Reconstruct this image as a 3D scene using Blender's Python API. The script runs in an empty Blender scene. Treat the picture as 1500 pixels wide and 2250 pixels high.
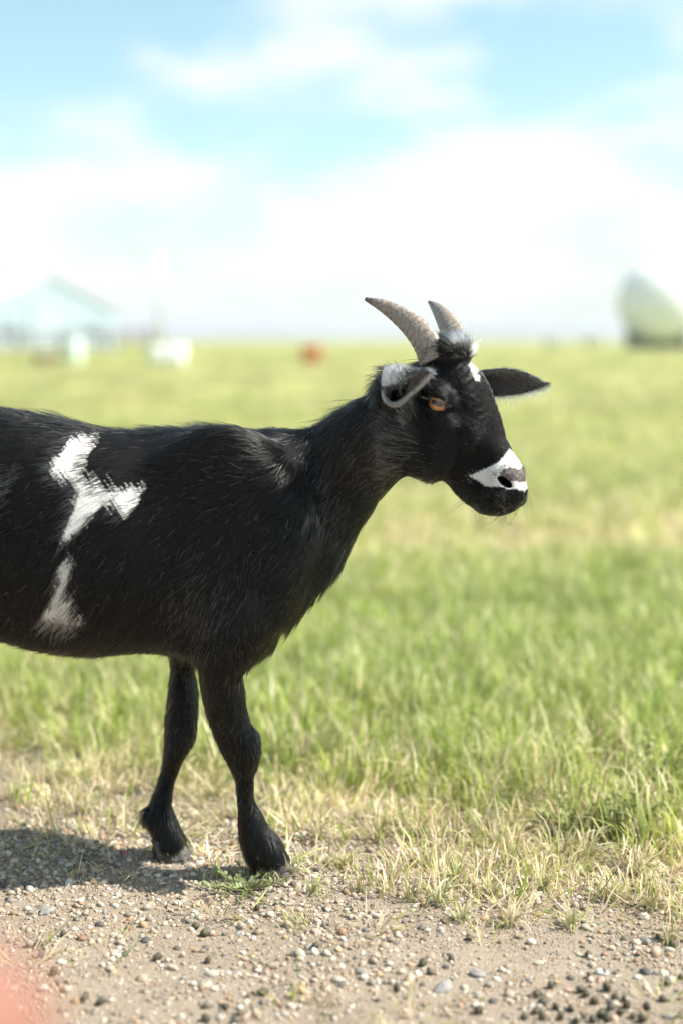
import bpy, bmesh, math, random
import numpy as np
from mathutils import Vector, Matrix

random.seed(7)
rng = np.random.default_rng(11)
sc = bpy.context.scene
col = sc.collection
R = math.radians

# ------------------------------------------------------------------ camera
CAM = np.array((0.0, -1.80, 0.69))
PITCH = R(6.93)
FPX = 3125.0                      # focal length in pixels of the 1500x2250 photograph
cd = bpy.data.cameras.new('camera')
cd.sensor_fit = 'VERTICAL'; cd.sensor_height = 36.0; cd.sensor_width = 24.0; cd.lens = 50.0
cd.clip_start = 0.02; cd.clip_end = 20000
cd.dof.use_dof = True; cd.dof.focus_distance = 1.76; cd.dof.aperture_fstop = 1.9
cam = bpy.data.objects.new('camera', cd); col.objects.link(cam)
cam.location = CAM.tolist(); cam.rotation_euler = (math.pi / 2 - PITCH, 0, 0)
sc.camera = cam

# ------------------------------------------------------------------ light
SUN_EL, SUN_AZ = R(50), R(-6)     # azimuth measured from +X, negative = towards the camera's side
S = Vector((math.cos(SUN_EL) * math.cos(SUN_AZ), math.cos(SUN_EL) * math.sin(SUN_AZ), math.sin(SUN_EL)))
sl = bpy.data.lights.new('sun', 'SUN'); sl.energy = 4.8; sl.angle = R(0.55); sl.color = (1.0, 0.95, 0.87)
sun = bpy.data.objects.new('sun', sl); col.objects.link(sun)
sun.rotation_euler = S.to_track_quat('Z', 'Y').to_euler()

w = bpy.data.worlds.new('World'); sc.world = w; w.use_nodes = True
nt = w.node_tree; nt.nodes.clear()
def wn(t, **k):
    n = nt.nodes.new(t)
    for a, v in k.items(): setattr(n, a, v)
    return n
def wl(a, b): nt.links.new(a, b)
sky = wn('ShaderNodeTexSky', sky_type='NISHITA'); sky.sun_disc = False
sky.sun_elevation = SUN_EL; sky.sun_rotation = math.pi / 2 - SUN_AZ
sky.air_density = 1.0; sky.dust_density = 1.2; sky.ozone_density = 0.4
tc = wn('ShaderNodeTexCoord')
sep = wn('ShaderNodeSeparateXYZ'); wl(tc.outputs['Generated'], sep.inputs[0])
# clouds: two layers of noise on the sky direction, squeezed vertically towards the horizon
mp = wn('ShaderNodeMapping'); mp.inputs['Scale'].default_value = (6.5, 6.5, 17.0); mp.inputs['Location'].default_value = (3.1, 0.35, 1.7)
wl(tc.outputs['Generated'], mp.inputs[0])
n1 = wn('ShaderNodeTexNoise'); n1.inputs['Scale'].default_value = 1.0; n1.inputs['Detail'].default_value = 5; n1.inputs['Roughness'].default_value = 0.5
wl(mp.outputs[0], n1.inputs['Vector'])
# cover grows towards the horizon, as a cloud layer seen edge-on does
cov = wn('ShaderNodeMapRange', interpolation_type='SMOOTHSTEP'); cov.inputs[1].default_value = 0.0; cov.inputs[2].default_value = 0.21
cov.inputs[3].default_value = 0.16; cov.inputs[4].default_value = -0.04
wl(sep.outputs[2], cov.inputs[0])
ad = wn('ShaderNodeMath', operation='ADD'); wl(n1.outputs[0], ad.inputs[0]); wl(cov.outputs[0], ad.inputs[1])
cr = wn('ShaderNodeMapRange', interpolation_type='SMOOTHSTEP'); cr.inputs[1].default_value = 0.42; cr.inputs[2].default_value = 0.68
wl(ad.outputs[0], cr.inputs[0])
cm = wn('ShaderNodeMath', operation='MULTIPLY'); wl(cr.outputs[0], cm.inputs[0]); cm.inputs[1].default_value = 0.92
mix = wn('ShaderNodeMix', data_type='RGBA'); wl(cm.outputs[0], mix.inputs[0])
tint = wn('ShaderNodeMix', data_type='RGBA', blend_type='MULTIPLY'); tint.inputs[0].default_value = 1.0
tint.inputs[7].default_value = (1.06, 1.28, 1.13, 1)
wl(sky.outputs[0], tint.inputs[6]); wl(tint.outputs[2], mix.inputs[6])
mix.inputs[7].default_value = (6.25, 6.3, 6.35, 1)
bg = wn('ShaderNodeBackground'); bg.inputs[1].default_value = 0.09; wl(mix.outputs[2], bg.inputs[0])
wo = wn('ShaderNodeOutputWorld'); wl(bg.outputs[0], wo.inputs[0])

vs = sc.view_settings
vs.view_transform = 'Standard'; vs.look = 'None'; vs.gamma = 1.0; vs.exposure = 1.0; vs.use_curve_mapping = False
sc.render.film_transparent = False
cy = sc.cycles
cy.use_denoising = True; cy.denoiser = 'OPENIMAGEDENOISE'
cy.max_bounces = 5; cy.diffuse_bounces = 3; cy.glossy_bounces = 2; cy.transmission_bounces = 4; cy.transparent_max_bounces = 6
cy.sample_clamp_indirect = 6.0
sc.cycles_curves.shape = 'RIBBONS'; sc.cycles_curves.subdivisions = 1

# ------------------------------------------------------------------ helpers
cp, sp = math.cos(PITCH), math.sin(PITCH)
def U(px, py, Y):
    """point of the photograph's pixel at depth plane y = Y"""
    dx, dv = (px - 750) / FPX, (1125 - py) / FPX
    d = np.array((dx, cp + dv * sp, -sp + dv * cp))
    return CAM + d * ((Y - CAM[1]) / d[1])
def G(px, py, z=0.0):
    """ground point under a pixel"""
    dx, dv = (px - 750) / FPX, (1125 - py) / FPX
    d = np.array((dx, cp + dv * sp, -sp + dv * cp))
    return CAM + d * ((z - CAM[2]) / d[2])
def proj(P):
    """world -> photograph pixel (used to lay out coat markings on the goat's flank)"""
    P = np.asarray(P) - CAM
    zc = P[:, 1] * cp - P[:, 2] * sp
    vc = P[:, 1] * sp + P[:, 2] * cp
    return np.stack([750 + FPX * P[:, 0] / zc, 1125 - FPX * vc / zc], 1)

def nmat(name):
    m = bpy.data.materials.new(name); m.use_nodes = True
    t = m.node_tree; b = t.nodes['Principled BSDF']
    return m, t, b
def N(t, kind, **k):
    n = t.nodes.new(kind)
    for a, v in k.items(): setattr(n, a, v)
    return n
def noise_mat(name, c1, c2, scale=8, rough=0.8, bump=0.0, bscale=60, detail=5, metallic=0.0, spec=None, lo=0.35, hi=0.65):
    m, t, b = nmat(name)
    tcn = N(t, 'ShaderNodeTexCoord'); no = N(t, 'ShaderNodeTexNoise'); no.inputs['Scale'].default_value = scale; no.inputs['Detail'].default_value = detail
    t.links.new(tcn.outputs['Object'], no.inputs['Vector'])
    rp = N(t, 'ShaderNodeValToRGB'); rp.color_ramp.elements[0].color = (*c1, 1); rp.color_ramp.elements[1].color = (*c2, 1)
    rp.color_ramp.elements[0].position = lo; rp.color_ramp.elements[1].position = hi
    t.links.new(no.outputs[0], rp.inputs[0]); t.links.new(rp.outputs[0], b.inputs['Base Color'])
    b.inputs['Roughness'].default_value = rough; b.inputs['Metallic'].default_value = metallic
    if spec is not None: b.inputs['Specular IOR Level'].default_value = spec
    if bump:
        n2 = N(t, 'ShaderNodeTexNoise'); n2.inputs['Scale'].default_value = bscale; n2.inputs['Detail'].default_value = 4
        t.links.new(tcn.outputs['Object'], n2.inputs['Vector'])
        bm = N(t, 'ShaderNodeBump'); bm.inputs['Strength'].default_value = bump; bm.inputs['Distance'].default_value = 0.01
        t.links.new(n2.outputs[0], bm.inputs['Height']); t.links.new(bm.outputs[0], b.inputs['Normal'])
    return m

def mesh_obj(name, verts, faces, mat, parent=None, smooth=True, link=True):
    me = bpy.data.meshes.new(name)
    me.from_pydata([tuple(v) for v in verts], [], [tuple(int(i) for i in f) for f in faces]); me.update()
    if smooth: me.polygons.foreach_set('use_smooth', [True] * len(me.polygons))
    if mat: me.materials.append(mat)
    o = bpy.data.objects.new(name, me)
    if link: col.objects.link(o)
    if parent: o.parent = parent
    return o
def bm_obj(name, bm, mat, parent=None, smooth=False):
    me = bpy.data.meshes.new(name); bm.to_mesh(me); bm.free()
    if smooth: me.polygons.foreach_set('use_smooth', [True] * len(me.polygons))
    if mat: me.materials.append(mat)
    o = bpy.data.objects.new(name, me); col.objects.link(o)
    if parent: o.parent = parent
    return o
def empty(name, loc=(0, 0, 0)):
    o = bpy.data.objects.new(name, None); o.empty_display_size = 0.1; o.location = loc; col.objects.link(o); return o
def tag(o, label=None, cat=None, group=None, kind=None):
    if label: o['label'] = label
    if cat: o['category'] = cat
    if group: o['group'] = group
    if kind: o['kind'] = kind
    return o
def box(bm, x0, x1, y0, y1, z0, z1, bevel=0.0):
    r = bmesh.ops.create_cube(bm, size=1.0, matrix=Matrix.Translation(((x0 + x1) / 2, (y0 + y1) / 2, (z0 + z1) / 2)) @ Matrix.Diagonal((x1 - x0, y1 - y0, z1 - z0, 1)))
    if bevel:
        es = list({e for v in r['verts'] for e in v.link_edges})
        bmesh.ops.bevel(bm, geom=es, offset=bevel, segments=2, affect='EDGES')
def lathe(prof, n=24):
    """prof: list of (r, z), closed by fans where r = 0"""
    V, F = [], []
    for r, z in prof:
        for i in range(n):
            a = 2 * math.pi * i / n; V.append((r * math.cos(a), r * math.sin(a), z))
    for j in range(len(prof) - 1):
        for i in range(n):
            F.append((j * n + i, j * n + (i + 1) % n, (j + 1) * n + (i + 1) % n, (j + 1) * n + i))
    F.append(tuple(range(n))[::-1]); F.append(tuple(range((len(prof) - 1) * n, len(prof) * n)))
    return V, F
def tube(path, radii, n=10, up=(0, 0, 1)):
    path = [Vector(p) for p in path]; V, F = [], []
    for i, p in enumerate(path):
        d = (path[min(i + 1, len(path) - 1)] - path[max(i - 1, 0)]).normalized()
        u = Vector(up); u = (u - d * u.dot(d))
        if u.length < 1e-4: u = Vector((1, 0, 0)); u = u - d * u.dot(d)
        u.normalize(); v = d.cross(u)
        for k in range(n):
            a = 2 * math.pi * k / n
            V.append(p + (u * math.cos(a) + v * math.sin(a)) * radii[i])
    for i in range(len(path) - 1):
        for k in range(n):
            F.append((i * n + k, i * n + (k + 1) % n, (i + 1) * n + (k + 1) % n, (i + 1) * n + k))
    F.append(tuple(range(n))[::-1]); F.append(tuple(range((len(path) - 1) * n, len(path) * n)))
    return V, F

def scatter(name, P, rot, scl, idx, protos, colr=None, mat=None):
    """one object: geometry-node instances of the prototype meshes on the given points"""
    c = bpy.data.collections.new(name + '_kinds')
    for i, p in enumerate(protos):
        c.objects.link(p)
    me = bpy.data.meshes.new(name); me.vertices.add(len(P)); me.vertices.foreach_set('co', np.asarray(P, np.float32).ravel())
    a = me.attributes.new('rot', 'FLOAT_VECTOR', 'POINT'); a.data.foreach_set('vector', np.asarray(rot, np.float32).ravel())
    a = me.attributes.new('scl', 'FLOAT_VECTOR', 'POINT'); a.data.foreach_set('vector', np.asarray(scl, np.float32).ravel())
    a = me.attributes.new('idx', 'INT', 'POINT'); a.data.foreach_set('value', np.asarray(idx, np.int32))
    if colr is not None:
        a = me.attributes.new('tone', 'FLOAT_VECTOR', 'POINT'); a.data.foreach_set('vector', np.asarray(colr, np.float32).ravel())
    o = bpy.data.objects.new(name, me); col.objects.link(o)
    g = bpy.data.node_groups.new(name, 'GeometryNodeTree')
    g.interface.new_socket('Geometry', in_out='INPUT', socket_type='NodeSocketGeometry')
    g.interface.new_socket('Geometry', in_out='OUTPUT', socket_type='NodeSocketGeometry')
    gi = g.nodes.new('NodeGroupInput'); go = g.nodes.new('NodeGroupOutput')
    ip = g.nodes.new('GeometryNodeInstanceOnPoints'); ci = g.nodes.new('GeometryNodeCollectionInfo')
    ci.inputs['Collection'].default_value = c; ci.inputs['Separate Children'].default_value = True; ci.inputs['Reset Children'].default_value = True
    def na(nm, ty):
        n = g.nodes.new('GeometryNodeInputNamedAttribute'); n.data_type = ty; n.inputs['Name'].default_value = nm
        return n.outputs['Attribute']
    er = g.nodes.new('FunctionNodeEulerToRotation')
    L = g.links.new
    L(gi.outputs[0], ip.inputs['Points']); L(ci.outputs[0], ip.inputs['Instance']); ip.inputs['Pick Instance'].default_value = True
    L(na('idx', 'INT'), ip.inputs['Instance Index']); L(na('rot', 'FLOAT_VECTOR'), er.inputs[0]); L(er.outputs[0], ip.inputs['Rotation'])
    L(na('scl', 'FLOAT_VECTOR'), ip.inputs['Scale']); L(ip.outputs[0], go.inputs[0])
    md = o.modifiers.new('scatter', 'NODES'); md.node_group = g
    if mat: me.materials.append(mat)
    return o

def vnoise(P, s, seed=0):
    """cheap smooth value noise in 2-D/3-D, range -1..1"""
    P = np.asarray(P, float) * s; r = np.random.default_rng(seed); out = np.zeros(len(P))
    for k in range(6):
        d = r.normal(size=P.shape[1]); d /= np.linalg.norm(d); f = 0.6 + 1.1 * r.random()
        out += np.sin(P @ d * f * 2 * math.pi + r.random() * 6.28 + 1.7 * np.sin(P @ r.normal(size=P.shape[1]) * 2))
    return out / 3.2
def inpoly(q, poly):
    x, y = q[:, 0], q[:, 1]; r = np.zeros(len(q), bool); n = len(poly)
    for i in range(n):
        x0, y0 = poly[i]; x1, y1 = poly[(i + 1) % n]
        if y0 == y1: continue
        c = ((y0 > y) != (y1 > y)) & (x < (x1 - x0) * (y - y0) / (y1 - y0) + x0)
        r ^= c
    return r

# ------------------------------------------------------------------ the ground
def ground():
    m, t, b = nmat('meadow_and_gravel_soil')
    tcn = N(t, 'ShaderNodeTexCoord'); L = t.links.new
    def noise(sc_, det=6, rough=0.55, dim=None):
        n = N(t, 'ShaderNodeTexNoise'); n.inputs['Scale'].default_value = sc_; n.inputs['Detail'].default_value = det; n.inputs['Roughness'].default_value = rough
        L(tcn.outputs['Object'], n.inputs['Vector']); return n.outputs[0]
    def ramp(f, stops):
        r = N(t, 'ShaderNodeValToRGB'); e = r.color_ramp.elements
        while len(e) < len(stops): e.new(0.5)
        for i, (p, c) in enumerate(stops): e[i].position = p; e[i].color = (*c, 1)
        L(f, r.inputs[0]); return r.outputs[0]
    def mixc(f, a, b_):
        x = N(t, 'ShaderNodeMix', data_type='RGBA'); L(f, x.inputs[0]); L(a, x.inputs[6]); L(b_, x.inputs[7]); return x.outputs[2]
    sand = ramp(noise(9, 8, 0.7), [(0.3, (0.215, 0.168, 0.12)), (0.5, (0.285, 0.23, 0.168)), (0.7, (0.36, 0.295, 0.225))])
    grain = ramp(noise(420, 3, 0.7), [(0.35, (0.13, 0.10, 0.075)), (0.55, (0.37, 0.31, 0.245))])
    x = N(t, 'ShaderNodeMix', data_type='RGBA'); x.inputs[0].default_value = 0.5; L(sand, x.inputs[6]); L(grain, x.inputs[7]); sandc = x.outputs[2]
    # pasture: mottled green and straw, broad drifts and fine tufts
    far = ramp(noise(0.22, 5, 0.6), [(0.32, (0.22, 0.275, 0.06)), (0.5, (0.30, 0.33, 0.10)), (0.68, (0.38, 0.36, 0.16))])
    fine = ramp(noise(6, 6, 0.7), [(0.35, (0.16, 0.18, 0.045)), (0.65, (0.36, 0.34, 0.13))])
    x = N(t, 'ShaderNodeMix', data_type='RGBA'); x.inputs[0].default_value = 0.35; L(far, x.inputs[6]); L(fine, x.inputs[7]); pas = x.outputs[2]
    soil = ramp(noise(12, 6, 0.7), [(0.35, (0.12, 0.105, 0.055)), (0.65, (0.28, 0.24, 0.14))])
    sepn = N(t, 'ShaderNodeSeparateXYZ'); L(tcn.outputs['Object'], sepn.inputs[0])
    def rng_(v, a, b_):
        n = N(t, 'ShaderNodeMapRange', interpolation_type='SMOOTHSTEP'); n.inputs[1].default_value = a; n.inputs[2].default_value = b_; L(v, n.inputs[0]); return n.outputs[0]
    wob = N(t, 'ShaderNodeMath', operation='MULTIPLY_ADD'); L(noise(2.3, 4), wob.inputs[0]); wob.inputs[1].default_value = 0.5; L(sepn.outputs[1], wob.inputs[2])
    ln_ = N(t, 'ShaderNodeVectorMath', operation='LENGTH'); L(tcn.outputs['Object'], ln_.inputs[0])
    c = mixc(rng_(wob.outputs[0], 0.42, 0.72), sandc, mixc(rng_(ln_.outputs['Value'], 3.0, 10.0), soil, pas))
    L(c, b.inputs['Base Color']); b.inputs['Roughness'].default_value = 0.95; b.inputs['Specular IOR Level'].default_value = 0.15
    bm_ = N(t, 'ShaderNodeBump'); bm_.inputs['Strength'].default_value = 0.6; bm_.inputs['Distance'].default_value = 0.004
    L(noise(300, 4, 0.8), bm_.inputs['Height']); L(bm_.outputs[0], b.inputs['Normal'])
    # one sheet: fine near the goat, stretched to the horizon
    xs = np.concatenate([-np.geomspace(4000, 2.2, 26), np.linspace(-2, 2, 161), np.geomspace(2.2, 4000, 26)])
    ys = np.concatenate([-np.geomspace(400, 2.2, 16), np.linspace(-2, 2, 161), np.geomspace(2.2, 6000, 34)])
    X, Y = np.meshgrid(xs, ys, indexing='ij')
    Pn = np.stack([X.ravel(), Y.ravel()], 1)
    near = np.exp(-(np.hypot(Pn[:, 0], Pn[:, 1]) / 3.0) ** 2)
    Z = ground_z(Pn)
    V = np.column_stack([Pn, Z]); nx, ny = len(xs), len(ys)
    I = np.arange(nx * ny).reshape(nx, ny)
    F = np.stack([I[:-1, :-1], I[1:, :-1], I[1:, 1:], I[:-1, 1:]], -1).reshape(-1, 4)
    o = mesh_obj('ground', V, F, m); tag(o, kind='structure'); return o
def ground_z(P):
    P = np.asarray(P, float)[:, :2]
    near = np.exp(-(np.hypot(P[:, 0], P[:, 1]) / 2.6) ** 2)
    return near * (0.0035 * vnoise(P, 2.1, 3) + 0.0022 * vnoise(P, 6.0, 4))
ground()

# ------------------------------------------------------------------ the goat
VOX = 0.0022
SH = 0.005                                   # the coat's thickness, taken off the skin
GLO = np.array((-0.74, -0.215, 0.0)); GHI = np.array((0.30, 0.165, 0.80))
DIM = np.ceil((GHI - GLO) / VOX).astype(int)
gx = [(GLO[i] + VOX * np.arange(DIM[i])).astype(np.float32) for i in range(3)]
FIELD = np.full(DIM, 0.2, np.float32)

def sub(lo, hi):
    s = []
    for i in range(3):
        a = max(0, int((lo[i] - GLO[i]) / VOX)); b_ = min(DIM[i], int((hi[i] - GLO[i]) / VOX) + 2)
        if b_ <= a: return None
        s.append(slice(a, b_))
    return tuple(s)
def grids(s):
    return (gx[0][s[0]][:, None, None], gx[1][s[1]][None, :, None], gx[2][s[2]][None, None, :])
def smin(a, b_, k):
    h = np.clip(0.5 + 0.5 * (b_ - a) / k, 0, 1)
    return b_ * (1 - h) + a * h - k * h * (1 - h)
def put(s, d, k, F=None):
    F = FIELD if F is None else F
    F[s] = smin(F[s], d, k)
def cut(s, d, k):
    FIELD[s] = -smin(-FIELD[s], d, k)        # d < 0 inside the tool

def catmull(A, sub_):
    A = np.asarray(A, float); out = []
    P = np.vstack([2 * A[0] - A[1], A, 2 * A[-1] - A[-2]])
    for i in range(1, len(P) - 2):
        for t in np.linspace(0, 1, sub_, endpoint=False):
            p0, p1, p2, p3 = P[i - 1:i + 3]
            out.append(0.5 * (2 * p1 + (p2 - p0) * t + (2 * p0 - 5 * p1 + 4 * p2 - p3) * t * t + (3 * p1 - p0 - 3 * p2 + p3) * t ** 3))
    out.append(A[-1]); return np.array(out)
def limb(secs, lat, k, pw=2.0, sub_=5, F=None, pad=0.05, cap=0.022, ends=None, fixed=None):
    """secs: (centre xyz, half-height in the limb's own plane, half-width along lat) -> swept elliptical body"""
    Sx = catmull(secs, sub_); lat = np.asarray(lat, float); lat /= np.linalg.norm(lat)
    big = max(Sx[:, 3].max(), Sx[:, 4].max()) + pad
    lo = Sx[:, :3].min(0) - big; hi = Sx[:, :3].max(0) + big
    s = sub(lo, hi)
    D = np.full([q.stop - q.start for q in s], 1.0, np.float32)
    off = [q.start for q in s]
    for i in range(len(Sx) - 1):
        c0, c1 = Sx[i, :3], Sx[i + 1, :3]; d = c1 - c0; dd = d @ d
        if dd < 1e-10: continue
        r = max(Sx[i, 3], Sx[i, 4], Sx[i + 1, 3], Sx[i + 1, 4]) + pad
        q = sub(np.minimum(c0, c1) - r, np.maximum(c0, c1) + r)
        if q is None: continue
        X, Y, Z = grids(q)
        h_ = d / math.sqrt(dd) if fixed is None else np.asarray(fixed, float)        # sections square to the limb, or all facing one way
        t = np.clip(((X - c0[0]) * h_[0] + (Y - c0[1]) * h_[1] + (Z - c0[2]) * h_[2]) / (d @ h_), 0, 1)
        ex, ey, ez = X - c0[0] - t * d[0], Y - c0[1] - t * d[1], Z - c0[2] - t * d[2]
        v = ex * lat[0] + ey * lat[1] + ez * lat[2]
        a = Sx[i, 3] + t * (Sx[i + 1, 3] - Sx[i, 3]); b_ = Sx[i, 4] + t * (Sx[i + 1, 4] - Sx[i, 4])
        al = ex * h_[0] + ey * h_[1] + ez * h_[2]              # overshoot past the ends of this piece
        cl = np.minimum(cap, a); ce = cl if ends is None else np.minimum(ends, a)
        if i == 0: cl = np.where(al < 0, ce, cl)
        if i == len(Sx) - 2: cl = np.where(al > 0, ce, cl)
        u2 = np.maximum(ex * ex + ey * ey + ez * ez - v * v - al * al, 0) / (a * a) + (al / cl) ** 2; v2 = v * v / (b_ * b_)
        qq = np.sqrt(u2 + v2) if pw == 2.0 else (u2 ** (pw / 2) + v2 ** (pw / 2)) ** (1 / pw)
        f = (qq - 1) * np.minimum(a, b_)
        w_ = tuple(slice(q[j].start - off[j], q[j].stop - off[j]) for j in range(3))
        D[w_] = np.minimum(D[w_], f)
    put(s, D, k, F)
def blob(c, rad, axes=None, k=0.02, F=None, carve=False, pad=0.04):
    c = np.asarray(c, float); rad = np.asarray(rad, float); A = np.eye(3) if axes is None else np.array([np.asarray(v, float) / np.linalg.norm(v) for v in axes])
    m = rad.max() + pad; s = sub(c - m, c + m)
    if s is None: return
    X, Y, Z = grids(s); X = X - c[0]; Y = Y - c[1]; Z = Z - c[2]
    q = 0; g2 = 0
    for i in range(3):
        u = (X * A[i, 0] + Y * A[i, 1] + Z * A[i, 2]) / rad[i]
        q = q + u * u; g2 = g2 + (u / rad[i]) ** 2
    q = np.sqrt(q); d = q * (q - 1) / np.sqrt(g2 + 1e-9)
    (cut(s, d, k) if carve else put(s, d, k, F))

def sect(top, bot, half, Y=0.0, latshrink=SH):
    T, B = U(*top, Y), U(*bot, Y); c = (T + B) / 2
    return [*c, np.linalg.norm(T - B) / 2 - SH, half - latshrink]

# trunk (px of the back line, px of the belly line, half width)
T_ = [(-478, 985, 1150, .050), (-430, 935, 1270, .080), (-320, 897, 1350, .105), (-160, 884, 1392, .117), (0, 890, 1408, .122),
      (100, 908, 1430, .127), (200, 931, 1440, .128), (300, 940, 1434, .123), (400, 935, 1436, .114), (490, 937, 1422, .102),
      (560, 939, 1398, .090), (615, 940, 1360, .076), (655, 958, 1305, .060), (690, 985, 1235, .046)]
limb([sect((x, a), (x, b_), h) for x, a, b_, h in T_], (0, 1, 0), 0.02, pw=2.25, sub_=4, ends=0.04, fixed=(1, 0, 0))
# neck
HY = -0.065
N_ = [((545, 950), (580, 1395), .078, 0), ((615, 940), (638, 1338), .070, 0), ((675, 922), (700, 1255), .060, 0), ((735, 893), (770, 1165), .052, -.012),
      ((795, 863), (835, 1092), .046, -.031), ((850, 838), (890, 1056), .043, -.050), ((895, 815), (925, 1040), .042, -.062)]
def across(secs, dirs):
    """sections were measured along lines that are not quite square to the limb: keep only the part across it"""
    secs = np.array(secs, float)
    for i in range(len(secs)):
        d = secs[min(i + 1, len(secs) - 1), :3] - secs[max(i - 1, 0), :3]; d /= np.linalg.norm(d)
        secs[i, 3] *= np.linalg.norm(np.cross(d, dirs[i]))
    return secs
def udir(T, B): v = np.asarray(T) - np.asarray(B); return v / np.linalg.norm(v)
limb(across([sect(a, b_, h, y) for a, b_, h, y in N_], [udir(U(*a, y), U(*b_, y)) for a, b_, h, y in N_]), (0, 1, 0), 0.03, sub_=4)
# shoulder blades, upper arms, brisket, haunches
for sgn in (-1, 1):
    y = 0.072 * sgn
    blob(U(520, 1120, y), (0.085, 0.030, 0.105), ((0.85, 0, 0.5), (0, 1, 0), (-0.5, 0, 0.85)), 0.04)
    blob(U(500, 1310, y * .9), (0.070, 0.028, 0.080), ((0.8, 0, -0.6), (0, 1, 0), (0.6, 0, 0.8)), 0.04)
    blob(U(-330, 1200, 0.075 * sgn), (0.105, 0.045, 0.15), None, 0.05)
blob(U(552, 1372, 0), (0.034, 0.05, 0.036), None, 0.035)
# front legs: (y, front x, rear x, half width, depth)
def leg(rows, k=0.018):
    S_ = []
    for y, xf, xr, h, Y in rows:
        A, B = U(xf, y, Y), U(xr, y, Y); c = (A + B) / 2
        S_.append([*c, abs(A[0] - B[0]) / 2 - SH * (0.9 if y > 1480 else 1), h - 0.003])
    limb(S_, (0, 1, 0), k, sub_=4, pad=0.03)
NEAR = [(1200, 580, 470, .026, -.058), (1270, 600, 440, .034, -.066), (1340, 604, 424, .041, -.071), (1400, 588, 419, .043, -.070), (1460, 547, 428, .042, -.066), (1530, 545, 441, .035, -.058), (1590, 556, 460, .030, -.050),
        (1632, 572, 478, .029, -.044), (1668, 574, 496, .026, -.040), (1705, 566, 510, .0195, -.036), (1755, 566, 517, .0175, -.031), (1795, 582, 519, .022, -.027),
        (1830, 600, 522, .025, -.024), (1860, 622, 532, .025, -.022), (1890, 638, 548, .023, -.021)]
FARL = [(1200, 560, 440, .026, .058), (1270, 550, 400, .034, .066), (1340, 530, 370, .041, .072), (1400, 470, 362, .043, .073), (1460, 438, 370, .040, .070), (1530, 442, 365, .035, .062), (1590, 439, 359, .031, .056),
        (1635, 424, 357, .028, .052), (1680, 404, 352, .021, .049), (1722, 390, 341, .0175, .045), (1765, 385, 326, .0185, .041), (1795, 391, 320, .023, .039),
        (1825, 402, 332, .024, .037), (1850, 413, 334, .024, .036), (1872, 415, 340, .023, .036)]
leg(NEAR); leg(FARL)
blob(U(327, 1790, .036), (0.006, 0.008, 0.010), None, 0.008)
for x, y, Y in ((545, 1640, -.043), (403, 1605, .055)):
    blob(U(x, y, Y), (0.012, 0.019, 0.022), None, 0.012)
# hind legs: thigh, stifle, hock, cannon, pastern (centre px, depth, in-plane half, half width)
HIND = []
for sgn, sh in ((-1, 0), (1, -70)):
    rows = [(-345, 1180, .105, .045, .075), (-290, 1330, .085, .046, .080), (-275 + sh * .4, 1430, .060, .038, .078), (-330 + sh * .7, 1530, .038, .028, .072),
            (-392 + sh, 1610, .027, .021, .066), (-398 + sh, 1680, .019, .017, .060), (-388 + sh, 1760, .018, .017, .056), (-380 + sh, 1815, .021, .020, .053), (-358 + sh, 1850, .024, .021, .052), (-340 + sh, 1885, .025, .021, .052)]
    limb([[*U(x, y, dy * sgn), a - SH * .7, b_ - .003] for x, y, a, b_, dy in rows], (0, 1, 0), 0.02, sub_=4, pad=0.03)
    HIND.append(U(-330 + sh, 1905, .052 * sgn))
limb([[*U(-450, 955, 0), .022, .022], [*U(-500, 940, 0), .020, .020], [*U(-545, 935, 0), .016, .016], [*U(-580, 945, 0), .010, .010]], (0, 1, 0), 0.02, pad=0.03)

# head: its own frame, turned 42 degrees towards the camera's side
YAW = R(42)
Hh = np.array((math.cos(YAW), -math.sin(YAW), 0)); Hr = np.array((-math.sin(YAW), -math.cos(YAW), 0)); Hz = np.array((0, 0, 1.0))
HO = U(1020, 887, HY)
def H(a, l, z): return HO + Hh * a + Hr * l + Hz * z
def hsec(a0, z0, a1, z1, w_, sh=0.003):
    T, B = H(a0, 0, z0), H(a1, 0, z1)
    return [*((T + B) / 2), np.linalg.norm(T - B) / 2 - sh, w_ - sh]
HS = [(-.074, .046, -.084, -.074, .038), (-.044, .060, -.058, -.096, .043), (-.016, .061, -.034, -.109, .041), (.008, .038, -.012, -.122, .036),
      (.026, .004, .004, -.132, .031), (.046, -.030, .022, -.137, .0275), (.065, -.052, .040, -.136, .0260), (.074, -.070, .054, -.130, .0250), (.078, -.090, .066, -.123, .020)]
limb(across([hsec(*h) for h in HS], [udir(H(h[0], 0, h[1]), H(h[2], 0, h[3])) for h in HS]), Hr, 0.015, pw=2.1, sub_=5, pad=0.03)
hax = H(.073, 0, -.10) - H(-.079, 0, -.013); hax /= np.linalg.norm(hax)      # skull axis, poll to nose
hup = np.cross(Hr, hax); hup /= np.linalg.norm(hup)
if hup[2] < 0: hup = -hup
for sgn in (-1, 1):
    blob(H(-.024, .033 * sgn, -.055), (.038, .014, .036), (hax, Hr, hup), 0.02)                 # cheek
    blob(H(-.013, .037 * sgn, .013), (.026, .010, .011), (hax + 0.25 * hup, Hr, hup), 0.014)     # brow
    blob(H(-.004, .036 * sgn, -.017), (.022, .008, .008), (hax, Hr, hup), 0.012)                  # cheekbone
    blob(H(.016, .022 * sgn, -.034), (.024, .008, .012), (hax, Hr, hup), 0.018)
    blob(H(.065, .0155 * sgn, -.083), (.012, .010, .012), None, 0.010)                           # wing of the nose
    blob(H(.062, .016 * sgn, -.106), (.020, .012, .010), (hax, Hr, hup), 0.008)                  # upper lip
blob(H(.049, 0, -.121), (.024, .021, .011), (Hh, Hr, Hz), 0.008)                                 # chin
blob(H(-.018, 0, .066), (.022, .026, .014), None, 0.015)                                         # poll
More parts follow.
